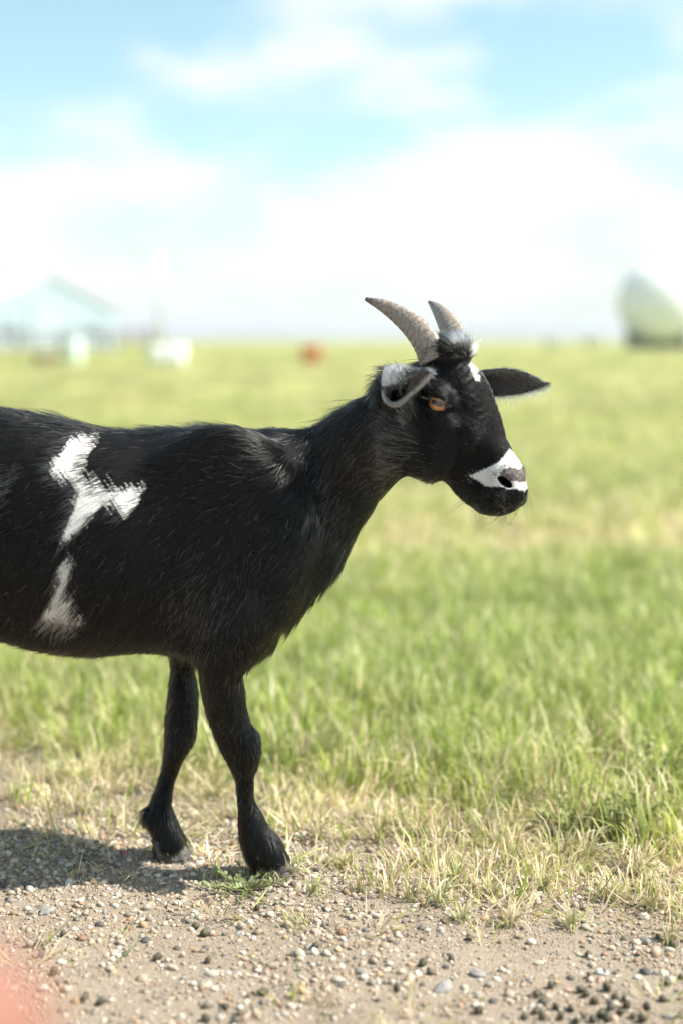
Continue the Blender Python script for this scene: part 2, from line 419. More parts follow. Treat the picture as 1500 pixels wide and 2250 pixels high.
# eyes: a socket, lids round an almond opening
blob(U(868, 856, -.075), (.020, .024, .022), None, 0.015)                                       # root of the folded ear
EYE = []
for sgn in (-1, 1):
    c = H(-.010, .0330 * sgn, .001); nrm = Hr * sgn * 0.95 + Hh * 0.30 - Hz * 0.02; nrm /= np.linalg.norm(nrm)
    fwd = Hh - nrm * (Hh @ nrm); fwd = fwd / np.linalg.norm(fwd); fwd = fwd - 0.30 * Hz; fwd -= nrm * (fwd @ nrm); fwd /= np.linalg.norm(fwd); up = np.cross(nrm, fwd) * (1 if np.cross(nrm, fwd)[2] > 0 else -1)
    blob(c, (.0172, .0172, .0172), None, 0.007)
    blob(c + nrm * .0185, (.0152, .0067, .017), (fwd, up, nrm), 0.0015, carve=True)
    blob(c + nrm * .013 + fwd * .013 - up * .003, (.006, .0022, .008), (fwd - .4 * up, up + .4 * fwd, nrm), 0.002, carve=True)
    EYE.append((c, nrm, fwd, up))
# nostrils and the mouth line
for sgn in (-1, 1):
    ax = Hh * .55 - Hz * .55 - Hr * sgn * .5
    blob(H(.0715, .0155 * sgn, -.0890), (.0110, .0043, .012), (ax, np.cross(ax, Hr * sgn + .6 * Hh), Hr * sgn + .6 * Hh), 0.003, carve=True)
    for q in np.linspace(0, 1, 14):
        a = .074 - .055 * q; l = (.010 + .016 * min(1, q * 2.2)) * sgn; z = -.1145 + .009 * q
        blob(H(a, l * 1.12, z), (.006, .0065, .0024), (Hh, Hr, Hz), 0.002, carve=True, pad=.01)
for q in np.linspace(0, 1, 6):
    blob(H(.079, 0, -.094 - .012 * q), (.004, .0014, .003), (Hh, Hr, Hz), 0.002, carve=True, pad=.01)

def surface_nets(F):
    inside = F < 0
    n = np.array(F.shape)
    cnt = np.zeros(n - 1, np.int8)
    for dx in (0, 1):
        for dy in (0, 1):
            for dz in (0, 1):
                cnt += inside[dx:n[0] - 1 + dx, dy:n[1] - 1 + dy, dz:n[2] - 1 + dz]
    act = np.argwhere((cnt > 0) & (cnt < 8))
    idx = np.full(n - 1, -1, np.int32); idx[act[:, 0], act[:, 1], act[:, 2]] = np.arange(len(act))
    cor = [(0, 0, 0), (1, 0, 0), (0, 1, 0), (1, 1, 0), (0, 0, 1), (1, 0, 1), (0, 1, 1), (1, 1, 1)]
    vals = [F[act[:, 0] + c[0], act[:, 1] + c[1], act[:, 2] + c[2]] for c in cor]
    acc = np.zeros((len(act), 3)); num = np.zeros(len(act))
    for i in range(8):
        for j in range(i + 1, 8):
            df = np.array(cor[j]) - np.array(cor[i])
            if np.abs(df).sum() != 1: continue
            m = (vals[i] < 0) != (vals[j] < 0)
            t = vals[i][m] / (vals[i][m] - vals[j][m])
            acc[m] += np.array(cor[i]) + t[:, None] * df; num[m] += 1
    V = GLO + VOX * (act + acc / num[:, None])
    Fs = []
    for ax in range(3):
        sl0 = [slice(None)] * 3; sl1 = [slice(None)] * 3; sl0[ax] = slice(0, -1); sl1[ax] = slice(1, None)
        a, b_ = inside[tuple(sl0)], inside[tuple(sl1)]
        e = np.argwhere(a != b_); o1, o2 = (ax + 1) % 3, (ax + 2) % 3
        e = e[(e[:, o1] > 0) & (e[:, o2] > 0) & (e[:, o1] < n[o1] - 1) & (e[:, o2] < n[o2] - 1)]
        fl = a[e[:, 0], e[:, 1], e[:, 2]]
        def at(d1, d2):
            q = e.copy(); q[:, o1] -= d1; q[:, o2] -= d2
            return idx[q[:, 0], q[:, 1], q[:, 2]]
        quad = np.stack([at(1, 1), at(0, 1), at(0, 0), at(1, 0)], 1)
        quad[~fl] = quad[~fl][:, ::-1]
        Fs.append(quad)
    return V, np.vstack(Fs)
BV, BF = surface_nets(FIELD)
# relax the voxel steps a little
E = np.vstack([BF[:, [0, 1]], BF[:, [1, 2]], BF[:, [2, 3]], BF[:, [3, 0]]])
deg = np.bincount(E.ravel(), minlength=len(BV))[:, None]
for lam in (0.5, -0.52, 0.5, -0.52, 0.4):
    A = np.zeros_like(BV)
    for k in range(3):
        A[:, k] = np.bincount(E[:, 0], BV[E[:, 1], k], len(BV)) + np.bincount(E[:, 1], BV[E[:, 0], k], len(BV))
    BV += lam * (A / deg - BV)
NB = len(BV)

# ears: cupped leaf-shaped shells that grow out of the head
def ear(base, Ld, Fd, length, width, curl0, curl1, roll=0.0):
    Ld = np.asarray(Ld, float); Ld /= np.linalg.norm(Ld); Fd = np.asarray(Fd, float); Fd -= Ld * (Fd @ Ld); Fd /= np.linalg.norm(Fd); Wd = np.cross(Ld, Fd)
    ns, nt_ = 34, 21; Vo, Vi = [], []
    for i in range(ns):
        s = i / (ns - 1); w_ = width * (0.62 + 0.38 * math.sin(min(1, s / .45) * math.pi / 2)) * max(0.02, (1 - max(0, (s - .35) / .65) ** 2.1)) ** 0.8
        half = (curl0 + (curl1 - curl0) * min(1, s / .75)) / 2       # half the angle the ear wraps through
        rad = w_ / (2 * half)
        for j in range(nt_):
            t = -1 + 2 * j / (nt_ - 1); a = half * t
            lump = 1 + 0.05 * math.sin(7 * s + 3 * t)
            off = Wd * math.sin(a) * rad * lump - Fd * (math.cos(a) - math.cos(half) * .6) * rad
            c = base + Ld * length * s + Fd * (0.10 * length * s * s) + Wd * roll * s * s * length
            nn = Wd * math.sin(a) - Fd * math.cos(a)
            th = 0.0022 * (1 - .6 * s) * (1 - .7 * abs(t) ** 3)
            Vo.append(c + off + nn * th); Vi.append(c + off - nn * th)
    F = []; M = ns * nt_
    for i in range(ns - 1):
        for j in range(nt_ - 1):
            q = (i * nt_ + j, i * nt_ + j + 1, (i + 1) * nt_ + j + 1, (i + 1) * nt_ + j)
            F.append(q); F.append(tuple(M + k for k in q[::-1]))
    rim = [i * nt_ for i in range(ns)] + [(ns - 1) * nt_ + j for j in range(1, nt_)] + [i * nt_ + nt_ - 1 for i in range(ns - 2, -1, -1)] + [j for j in range(nt_ - 2, 0, -1)]
    for k in range(len(rim)):
        a, b_ = rim[k], rim[(k + 1) % len(rim)]; F.append((a, M + a, M + b_, b_))
    V = np.array(Vo + Vi); F = np.array(F)
    cen = V.mean(0)
    n0 = np.cross(V[F[0][1]] - V[F[0][0]], V[F[0][2]] - V[F[0][0]])
    if n0 @ (V[F[0][0]] - V[M + F[0][0]]) < 0: F = F[:, ::-1]
    return V, F, M
def ear_pouch(rows):
    """ear folded forward: rows of (x, top, upper lip, lower rim, front depth, back depth), a C section open towards the front"""
    Rw = catmull(rows, 5); Rw = Rw[np.round(np.linspace(0, len(Rw) - 1, 34)).astype(int)]; Vm = []
    for x, zt, ze, zb, yf, yb in Rw:
        d = yb - yf; hh = zb - zt
        c = [(x, ze, yf), (x, ze * .45 + zt * .55 - .06 * hh, yf + .10 * d), (x, zt, yf + .42 * d), (x, zt + .18 * hh, yf + .85 * d), (x, zt + .55 * hh, yf + 1.0 * d), (x, zt + .85 * hh, yf + .75 * d), (x, zb, yf + .40 * d), (x, zb - .05 * hh, yf + .18 * d)]
        c = catmull(c, 6); c = c[np.round(np.linspace(0, len(c) - 1, 21)).astype(int)]
        Vm.append([U(*q) for q in c])
    Vm = np.array(Vm); du = np.gradient(Vm, axis=0); dv = np.gradient(Vm, axis=1); nn = np.cross(du, dv); nn /= np.maximum(np.linalg.norm(nn, axis=2, keepdims=True), 1e-9)
    cen = Vm.mean(1, keepdims=True)
    if ((Vm - cen) * nn).sum() < 0: nn = -nn
    th = .0016 * np.ones((34, 21, 1)); th[:, 0] = th[:, -1] = .0007; th[-1] = .0006
    Vo = (Vm + nn * th).reshape(-1, 3); Vi = (Vm - nn * th).reshape(-1, 3); M = 34 * 21; F = []
    for i in range(33):
        for j in range(20):
            q = (i * 21 + j, i * 21 + j + 1, (i + 1) * 21 + j + 1, (i + 1) * 21 + j); F.append(q); F.append(tuple(M + k for k in q[::-1]))
    rim = [i * 21 for i in range(34)] + [33 * 21 + j for j in range(1, 21)] + [i * 21 + 20 for i in range(32, -1, -1)] + [j for j in range(19, 0, -1)]
    for k in range(len(rim)):
        a, b_ = rim[k], rim[(k + 1) % len(rim)]; F.append((a, M + a, M + b_, b_))
    V = np.vstack([Vo, Vi]); F = np.array(F)
    n0 = np.cross(V[F[400][1]] - V[F[400][0]], V[F[400][2]] - V[F[400][0]])
    if n0 @ (V[F[400][0]] - V[(F[400][0] + M) % (2 * M)]) * (1 if F[400][0] < M else -1) < 0: F = F[:, ::-1]
    return V, F, M
e_near = ear_pouch([(840, 832, 850, 862, -.117, -.095), (844, 818, 850, 874, -.121, -.083), (853, 809, 850, 885, -.125, -.079), (867, 805, 846, 890, -.129, -.078), (882, 805, 838, 883, -.133, -.081),
                    (898, 809, 828, 869, -.136, -.087), (915, 812, 819, 855, -.139, -.097), (931, 812, 814, 839, -.142, -.113), (944, 817, 818, 822, -.144, -.133)])
e_far = ear(H(-.058, -.034, .018), U(1221, 832, -.065) - H(-.058, -.034, .018), np.array((0, -.9, -.42)), .136, .047, 3.8, 1.5)
parts_ = [(BV, BF)]; off = NB; EI = []
for V, F, M in (e_near, e_far):
    parts_.append((V, F + off)); EI.append((off, off + M, off + 2 * M)); off += len(V)
AV = np.vstack([p[0] for p in parts_]); AF = np.vstack([p[1] for p in parts_])

goat = empty('goat', (0.0, 0.0, 0.0))
tag(goat, 'black goat with white flank patches, white nose and short tan horns standing on gravel', 'goat')

# markings ---------------------------------------------------------------
P_FLANK = [[(150, 962), (205, 952), (216, 975), (192, 1000), (186, 1042), (212, 1052), (252, 1074), (322, 1064), (303, 1108), (275, 1142), (246, 1112), (222, 1108), (200, 1146), (162, 1178), (132, 1196), (150, 1150), (166, 1110), (163, 1066), (118, 1040), (114, 1008), (146, 990)],
           [(148, 1218), (166, 1235), (150, 1290), (168, 1310), (160, 1335), (192, 1376), (150, 1382), (84, 1362), (112, 1320), (130, 1290), (124, 1258)]]
P_STREAK = [(-80, 1080), (-20, 1030), (70, 1020), (40, 1075), (20, 1140), (-60, 1170)]
P_NOSE = [(1128, 972), (1106, 1000), (1086, 1018), (1052, 1033), (1022, 1047), (1042, 1058), (1062, 1072), (1100, 1074), (1136, 1076), (1160, 1083), (1180, 1050), (1165, 990)]
P_RING = [(1094, 1050), (1101, 1033), (1119, 1026), (1142, 1032), (1154, 1047), (1146, 1060), (1122, 1058), (1104, 1062)]
P_STAR = [(1028, 800), (1040, 794), (1052, 814), (1054, 842), (1044, 836)]
P_POLL = [(985, 748), (1010, 742), (1046, 762), (1056, 782), (1030, 786), (1005, 768)]
def head_local(P):
    d = P - HO; return np.stack([d @ Hh, d @ Hr, d @ Hz], 1)
def coat_white(P, jit, skin=False):
    q = proj(P); r_ = np.random.default_rng(5)
    pc = q @ np.array((.84, -.54)); al = q @ np.array((-.54, -.84))         # across and along the lie of the coat
    js = np.sin(pc * .55 + 2 * np.sin(al * .02)) + np.sin(pc * 1.13 + 1.3 + 2 * np.sin(al * .03)) + np.sin(pc * .23 + .7)
    rnd = 0.0 if skin else 1.0
    jl = js * jit * .75 + rnd * r_.normal(size=len(P)) * jit * .9
    q2 = q + np.outer(jl, (.54, -.84)) + rnd * r_.normal(size=(len(P), 2)) * jit * .25
    w_ = np.zeros(len(P), bool); near = P[:, 1] < 0.0
    for p in P_FLANK: w_ |= inpoly(q2, p) & near
    w_ |= inpoly(q2, P_STREAK) & near & (r_.random(len(P)) < 0.6) & (not skin)
    L_ = head_local(P); hd = (L_[:, 0] > -.03) & (np.abs(L_[:, 1]) < .06) & (L_[:, 2] > -.15)
    M_ = HO + np.outer(L_[:, 0], Hh) + np.outer(np.abs(L_[:, 1]), Hr) + np.outer(L_[:, 2], Hz)
    qm = proj(M_) + (q2 - q) * (0.0 if skin else 0.55)
    if skin: cN = np.array((1115, 1035)); qm = cN + (qm - cN) * np.where(qm[:, :1] < 1110, 1.10, 1.02)
    cR = np.array((1124, 1044)); q3 = cR + (qm - cR) / 1.28
    w_ |= hd & inpoly(qm, P_NOSE) & ~inpoly(qm, P_RING) & ~(inpoly(q3, P_RING) & (r_.random(len(P)) < (0 if skin else .6)) & (qm[:, 1] < 1066))
    w_ |= hd & (L_[:, 2] > 0.005) & inpoly(q + (q2 - q) * .22 * rnd, P_STAR) & (L_[:, 1] > -.03)
    if skin: return w_
    w_ |= (L_[:, 0] > -.05) & (L_[:, 2] > .045) & inpoly(q + (q2 - q) * .5, P_POLL) & (r_.random(len(P)) < .82)
    return w_

def sstep(x, a, b_): t_ = np.clip((x - a) / (b_ - a), 0, 1); return t_ * t_ * (3 - 2 * t_)
m_skin, t, b = nmat('goat_skin')
at = N(t, 'ShaderNodeAttribute', attribute_name='coat'); t.links.new(at.outputs['Color'], b.inputs['Base Color'])
b.inputs['Roughness'].default_value = 0.75; b.inputs['Specular IOR Level'].default_value = 0.15
no = N(t, 'ShaderNodeTexNoise'); no.inputs['Scale'].default_value = 400; bp = N(t, 'ShaderNodeBump'); bp.inputs['Strength'].default_value = 0.25; bp.inputs['Distance'].default_value = 0.001
t.links.new(no.outputs[0], bp.inputs['Height']); t.links.new(bp.outputs[0], b.inputs['Normal'])
body = mesh_obj('body', AV, AF, m_skin, goat)
body['label'] = 'sleek black body with white patches on flank, forehead and muzzle'
bme = body.data
NV = np.zeros(len(AV) * 3, np.float32); bme.vertex_normals.foreach_get('vector', NV); NV = NV.reshape(-1, 3)
wv = coat_white(AV, 9.0, True); deep = coat_white(AV + np.array((.003, 0, .004)), 9.0, True) & coat_white(AV - np.array((.003, 0, .004)), 9.0, True)

colr = np.tile(np.array((0.0035, 0.003, 0.003, 1.0)), (len(AV), 1)); colr[wv, :3] = (0.32, 0.305, 0.29); colr[wv & deep, :3] = (0.64, 0.62, 0.59); colr[wv & (AV[:, 0] > .1), :3] = (.62, .60, .57)
Lv = head_local(AV); Mv = HO + np.outer(Lv[:, 0], Hh) + np.outer(np.abs(Lv[:, 1]), Hr) + np.outer(Lv[:, 2], Hz)
nose_bare = inpoly(proj(Mv), P_RING) & (AV[:, 0] > 0.12)
colr[nose_bare, :3] = np.array((0.085, 0.072, 0.066)) * np.exp(rng.normal(size=(nose_bare.sum(), 1)) * .5)
for sgn in (-1, 1):
    dn = AV - H(.0715, .0155 * sgn, -.0890); ax = Hh * .55 - Hz * .55 - Hr * sgn * .5; n3 = Hr * sgn + .6 * Hh; bx_ = np.cross(ax, n3)
    ee = sum(((dn @ (v_ / np.linalg.norm(v_))) / r_) ** 2 for v_, r_ in ((ax, .0114), (bx_, .0047), (n3, .0125)))
    colr[ee < 1.0, :3] = (.006, .005, .005)  # nostril lining near-black: dark skin, plus painted shade the shallow hollow lacks
for i, (a, m_, e) in enumerate(EI):
    s = (np.arange(m_ - a) // 21) / 33
    if i == 0:
        jj = np.arange(m_ - a) % 21
        o_ = np.where((jj > 15)[:, None], (.60, .58, .56), np.array((.42, .40, .39)) * (1.15 - .95 * sstep(s + .10 * rng.normal(size=len(s)), .22, .72))[:, None] ** 1.3)
        inn = np.where((jj > 16)[:, None], (.55, .52, .49), np.where((((s > .12) & (s < .34)) | ((s > .42) & (s < .60)))[:, None], (.022, .016, .014), (.24, .20, .18)))  # dark bands on the inner wall: shade of the ear's hollows, painted in
    else:
        o_ = np.tile((0.02, .019, .018), (len(s), 1)); inn = np.tile((0.05, .042, .038), (len(s), 1))
    colr[a:m_, :3] = o_; colr[m_:e, :3] = inn
ca = bme.attributes.new('coat', 'FLOAT_COLOR', 'POINT'); ca.data.foreach_set('color', colr.astype(np.float32).ravel())

# coat of hair --------------------------------------------------------------
m_hair = bpy.data.materials.new('goat_hair'); m_hair.use_nodes = True; t = m_hair.node_tree; t.nodes.clear()
hb = N(t, 'ShaderNodeBsdfHairPrincipled'); hb.parametrization = 'COLOR'
ha = N(t, 'ShaderNodeAttribute', attribute_name='hair_tone'); t.links.new(ha.outputs['Color'], hb.inputs['Color'])
hb.inputs['Roughness'].default_value = 0.18; hb.inputs['Radial Roughness'].default_value = 0.22; hb.inputs['IOR'].default_value = 1.41; hb.inputs['Random Roughness'].default_value = 0.3
ho = N(t, 'ShaderNodeOutputMaterial'); t.links.new(hb.outputs[0], ho.inputs[0])

def norm(v): return v / np.maximum(np.linalg.norm(v, axis=1, keepdims=True), 1e-9)
def sstep(x, a, b_): t_ = np.clip((x - a) / (b_ - a), 0, 1); return t_ * t_ * (3 - 2 * t_)
def sample(n, wfun=None, faces=None):
    F = AF if faces is None else faces
    A, B, C, D = (AV[F[:, k]] for k in range(4))
    area = np.linalg.norm(np.cross(B - A, C - A), axis=1) + np.linalg.norm(np.cross(C - A, D - A), axis=1)
    if wfun is not None: area = area * wfun(F)
    f = rng.choice(len(F), n, p=area / area.sum())
    u, v = rng.random((n, 1)), rng.random((n, 1))
    P = (1 - u) * (1 - v) * A[f] + u * (1 - v) * B[f] + u * v * C[f] + (1 - u) * v * D[f]
    return P, norm(NV[F[f]].mean(1)), f
NP = 5
def hair_obj(name, roots, nrm, tan, length, lift, tone, r0, wild=0.12, sag=0.0, label=None, clump=0.0):
    n = len(roots); ts = np.linspace(0, 1, NP)
    tan = norm(tan - nrm * (tan * nrm).sum(1, keepdims=True) + 1e-6)
    side = np.cross(nrm, tan)
    j1 = rng.normal(size=(n, 1)) * wild; lf = np.clip(lift * (1 + rng.normal(size=n) * .45), .02, 2)[:, None]
    tan = norm(tan + side * j1)
    curl = rng.normal(size=(n, 1)) * wild * 1.2
    L_ = (length * np.clip(1 + rng.normal(size=n) * .22, .4, 1.7))[:, None]
    pts = np.zeros((n, NP, 3))
    for k, s in enumerate(ts):
        pts[:, k] = roots - nrm * .0008 + L_ * (tan * s + nrm * lf * (s - .55 * s * s) + side * curl * s * s) + np.array((0, 0, -1.0)) * sag * L_ * s * s
    cu = bpy.data.hair_curves.new(name); cu.add_curves([NP] * n)
    cu.attributes['position'].data.foreach_set('vector', pts.astype(np.float32).ravel()) if 'position' in cu.attributes else cu.points.foreach_set('position', pts.astype(np.float32).ravel())
    ra = cu.attributes.get('radius') or cu.attributes.new('radius', 'FLOAT', 'POINT')
    rr = (r0[:, None] * np.array((1.0, 1.0, .9, .65, .12))[None, :]).astype(np.float32); ra.data.foreach_set('value', rr.ravel())
    ta = cu.attributes.new('hair_tone', 'FLOAT_COLOR', 'CURVE'); ta.data.foreach_set('color', np.column_stack([tone, np.ones(n)]).astype(np.float32).ravel())
    cu.materials.append(m_hair)
    o = bpy.data.objects.new(name, cu); col.objects.link(o); o.parent = goat
    if label: o['label'] = label
    return o
SPL = [U(560, 1300, 0)]
headax = hax
def regions(P):
    L_ = head_local(P)
    q = proj(P)
    hw = sstep((P - H(-.079, 0, -.013)) @ hax, .0, .03) * (P[:, 0] > .05)           # 1 on the head
    lw = sstep(-P[:, 2], -.315, -.25)                                                # 1 on the legs
    nw = sstep(P[:, 0], U(560, 1, 0)[0], U(680, 1, 0)[0]) * (1 - hw)                 # neck
    return L_, q, hw, lw, nw
def flow(P, hw, lw, nw):
    up = sstep(P[:, 2], .36, .56)[:, None]
    body_f = np.array((-1.0, 0, -.20)) * up + np.array((-.50, 0, -.86)) * (1 - up)
    shoulder = sstep(P[:, 0], -.25, -.08)[:, None] * (1 - up)
    body_f = body_f * (1 - .6 * shoulder) + np.array((-.12, 0, -1)) * .6 * shoulder
    neck_f = np.array((-.62, 0, -.78)); leg_f = np.array((-.18, 0, -1.0)); head_f = -hax + np.array((0, 0, -.15))
    f = body_f * (1 - nw[:, None]) + neck_f * nw[:, None]
    f = f * (1 - lw[:, None]) + leg_f * lw[:, None]
    f = f * (1 - hw[:, None]) + head_f * hw[:, None]
    wob = np.stack([vnoise(P, 9, 31) + .7 * vnoise(P, 42, 34), vnoise(P, 9, 32), vnoise(P, 9, 33) + .5 * vnoise(P, 42, 35)], 1)
    return norm(f) + .22 * wob * (1 - .5 * hw[:, None])
eye_c = np.array([e[0] for e in EYE]); eye_n = np.array([e[1] for e in EYE])
def keep_face(P, nrm):
    k = np.ones(len(P), bool)
    for c, n_, f_, u_ in EYE:
        d = P - c; k &= ~((np.abs(d @ f_) < .0150) & (np.abs(d @ u_) < .0088) & (d @ n_ > .0))
    for sgn in (-1, 1):
        k &= np.linalg.norm((P - H(.0715, .0155 * sgn, -.0890)), axis=1) > .0080
    L_ = head_local(P)
    k &= ~((L_[:, 0] > .068) & (L_[:, 2] > -.103) & (np.abs(L_[:, 1]) < .016) & (L_[:, 2] < -.080))
    return k
HORNB = [H(-.037, .022, .066), H(-.037, -.022, .066)]
def tones(n, w_, P):
    base = np.array((0.0036, 0.0031, 0.0028)); tn = base[None, :] * np.exp(rng.normal(size=(n, 1)) * .45)
    wh = np.array((0.74, 0.72, 0.685))[None, :] * (1 - .25 * rng.random((n, 1)) ** 2)
    tn[w_] = wh[w_]
    stray = (~w_) & (rng.random(n) < 0.003); tn[stray] = (.55, .52, .47)
    return tn
FB = AF[(AF < NB).all(1)]
def make_fur(n):
    def wf(F):
        P = AV[F].mean(1); L_, q, hw, lw, nw = regions(P)
        return 1 + 5.5 * hw + 1.0 * lw
    P, nn, f = sample(n, wf, FB)
    k = keep_face(P, nn) & (P[:, 2] > .022); P, nn = P[k], nn[k]
    L_, q, hw, lw, nw = regions(P)
    ln = .022 + .006 * nw + .006 * sstep(-nn[:, 2], .3, .9)
    ln = ln * (1 - .40 * lw)
    # face: short, shortest on the muzzle, longer on the poll and behind the jaw
    face = .0095 - .0040 * sstep(L_[:, 0], .01, .055) + .010 * sstep(L_[:, 2], .045, .07) * (L_[:, 0] > -.04)
    ln = ln * (1 - hw) + face * hw
    feath = lw * sstep(-nn[:, 0], .2, .8) + sstep(-P[:, 2], -.085, -.05) * .9                # feathering behind the legs and over the hooves
    ln += .003 * feath
    lift = .11 + .07 * lw + .04 * feath + .06 * hw + .12 * hw * (L_[:, 2] > .04) + .05 * nw
    w_ = coat_white(P, 9.0); tn = tones(len(P), w_, P)
    brown = (rng.random(len(P)) < .12 * sstep(-nn[:, 2], .2, .8)); tn[brown & ~w_] = (.05, .035, .024)
    r0 = np.where(hw > .5, .00018, .00028) * np.exp(rng.normal(size=len(P)) * .2)
    hair_obj('coat', P, nn, flow(P, hw, lw, nw), ln, lift, tn, r0, wild=.085, sag=.04, label='short glossy black coat with white patches')
make_fur(330000)
def stray_fur():
    # pale guard hairs standing out of the coat, crest on the withers, beard wisps, whiskers, ear hair
    P, nn, f = sample(5200, lambda F: .35 + 1.0 * sstep(AV[F[:, 0]][:, 0], -.25, -.05), FB)
    k = keep_face(P, nn) & (P[:, 2] > .1); P, nn = P[k], nn[k]; L_, q, hw, lw, nw = regions(P)
    n = len(P); tn = np.tile((.80, .77, .71), (n, 1)) * (.4 + .6 * rng.random((n, 1)))
    hair_obj('guard_hair', P, nn, flow(P, hw, lw, nw), (.016 * (1 - .6 * hw)), np.full(n, .20), tn, np.full(n, .00019), wild=.15)
    # paler hair down the throat side of the neck and in front of the flank
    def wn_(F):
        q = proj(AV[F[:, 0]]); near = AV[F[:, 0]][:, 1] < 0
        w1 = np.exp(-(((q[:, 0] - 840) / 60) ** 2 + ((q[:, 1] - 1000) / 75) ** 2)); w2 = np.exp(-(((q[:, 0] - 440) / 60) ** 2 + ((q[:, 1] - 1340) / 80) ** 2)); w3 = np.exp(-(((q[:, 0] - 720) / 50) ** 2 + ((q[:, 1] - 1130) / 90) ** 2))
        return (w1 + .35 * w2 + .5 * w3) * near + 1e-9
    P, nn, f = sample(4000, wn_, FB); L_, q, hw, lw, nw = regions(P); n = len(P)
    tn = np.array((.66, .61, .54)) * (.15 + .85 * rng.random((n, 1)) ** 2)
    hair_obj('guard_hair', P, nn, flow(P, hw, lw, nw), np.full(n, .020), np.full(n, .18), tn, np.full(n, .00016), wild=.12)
    # crest
    P, nn, f = sample(60000, None, FB); q = proj(P)
    k = (nn[:, 2] > .55) & (np.abs(P[:, 1]) < .03) & (P[:, 2] > .45); P, nn = P[k], nn[k]; L_, q, hw, lw, nw = regions(P)
    k = (hw < .3); P, nn, hw, lw, nw = P[k], nn[k], hw[k], lw[k], nw[k]; n = len(P)
    cr_ = .75 + .6 * np.clip(vnoise(P, 12, 9), -.5, 1)
    hair_obj('crest', P, nn, flow(P, hw, lw, nw), .034 * cr_, np.full(n, .30), tones(n, np.zeros(n, bool), P), np.full(n, .0002), wild=.2)
    # ears
    for i, (a, m_, e) in enumerate(EI):
        fo = AF[(AF >= a).all(1) & (AF < m_).all(1)]; fi = AF[(AF >= m_).all(1) & (AF < e).all(1)]
        Ld = norm((AV[a + 21 * 33 + 10] - AV[a + 10])[None])[0]
        for F_, inner in ((fo, False), (fi, True)):
            P, nn, f = sample(9000 if not inner else 1800, None, F_); n = len(P)
            s = ((P - AV[a + 10]) @ Ld) / .13
            fl = np.tile(Ld, (n, 1))
            if not inner:
                if i == 0:
                    px_ = proj(P); low = px_[:, 1] > 852 - .55 * (px_[:, 0] - 850); wp = rng.random(n) < np.where(low, 1.0, np.clip(1.1 - .95 * sstep(px_[:, 0] + .9 * (px_[:, 1] - 810), 852, 925), .08, 1)); sp = rng.random(n)
                    tn = np.where(wp[:, None], np.array((.75, .73, .71)) * (1 - .2 * sp[:, None]), np.array((.03, .028, .026)) * (.5 + sp[:, None]))
                else: tn = np.array((.014, .013, .012)) * (.6 + .8 * rng.random((n, 1)))
                hair_obj('ear_hair', P, nn, fl, np.full(n, .0075), np.full(n, .2), tn, np.full(n, .0002), wild=.25)
            else:
                k = (s > .15) & (rng.random(n) < (.55 if i == 0 else 1)); P, nn, fl, s = P[k], nn[k], fl[k], s[k]; n = len(P)
                tn = np.array((.62, .58, .52)) * (.4 + .6 * rng.random((n, 1)))
                hair_obj('ear_hair', P, nn, fl + np.array((-.2, 0, -.9)), np.full(n, .016), np.full(n, .35), tn, np.full(n, .00012), wild=.4, sag=.1)
        # pale fringe round the rim of the ear
        rim = np.concatenate([np.arange(a, m_, 21), np.arange(a + 20, m_, 21)]); P = AV[np.repeat(rim, 16)] + rng.normal(size=(16 * len(rim), 3)) * .0012; nn = NV[np.repeat(rim, 16)]; n = len(P)
        tn = (np.array((.78, .76, .72)) if i == 0 else np.array((.30, .27, .24))) * (.5 + .5 * rng.random((n, 1)))
        if i == 0: tn[:n // 2] = np.array((.06, .052, .046)) * (.4 + rng.random((n // 2, 1)))
        hair_obj('ear_hair', P, nn, np.tile(Ld, (n, 1)) + np.array((0, 0, -.7)), np.full(n, .007), np.full(n, .15), tn, np.full(n, .00012), wild=.4)
    # whiskers and chin wisps
    P, nn, f = sample(60000, lambda F: 1.0 * (head_local(AV[F[:, 0]])[:, 0] > .0), FB); L_ = head_local(P)
    k = (L_[:, 2] < -.098) & (L_[:, 0] > .02); idx = np.nonzero(k)[0][:150]; P, nn = P[idx], nn[idx]; n = len(P)
    hair_obj('whisker', P, nn, np.tile((.1, -.1, -1.0), (n, 1)), np.full(n, .020), np.full(n, .6), np.tile((.03, .025, .02), (n, 1)), np.full(n, .00009), wild=.5, sag=.1)
    P = np.array([H(.012 + .012 * rng.random(), .02 * rng.random(), -.112) for _ in range(9)]); n = len(P)
    hair_obj('whisker', P, np.tile((0, 0, -1.0), (n, 1)), np.tile((-.5, 0, -.8), (n, 1)), np.full(n, .034), np.full(n, .9), np.tile((.03, .025, .02), (n, 1)), np.full(n, .00012), wild=.4, sag=.5)
    # lashes
    for c, n_, f_, u_ in EYE:
        tt = np.linspace(-1, 1, 46); P = np.array([c + f_ * .0115 * x + u_ * .0066 * math.sqrt(max(0, 1 - x * x)) + n_ * .0150 for x in tt])
        fl = np.tile(n_ * .9 - u_ * .55, (46, 1)) + np.outer(tt, f_) * .4
        hair_obj('lash', P, np.tile(u_, (46, 1)), fl, np.full(46, .010), np.full(46, .3), np.tile((.35, .28, .2), (46, 1)) * (rng.random((46, 1)) ** 1.5), np.full(46, .00013), wild=.2)
stray_fur()

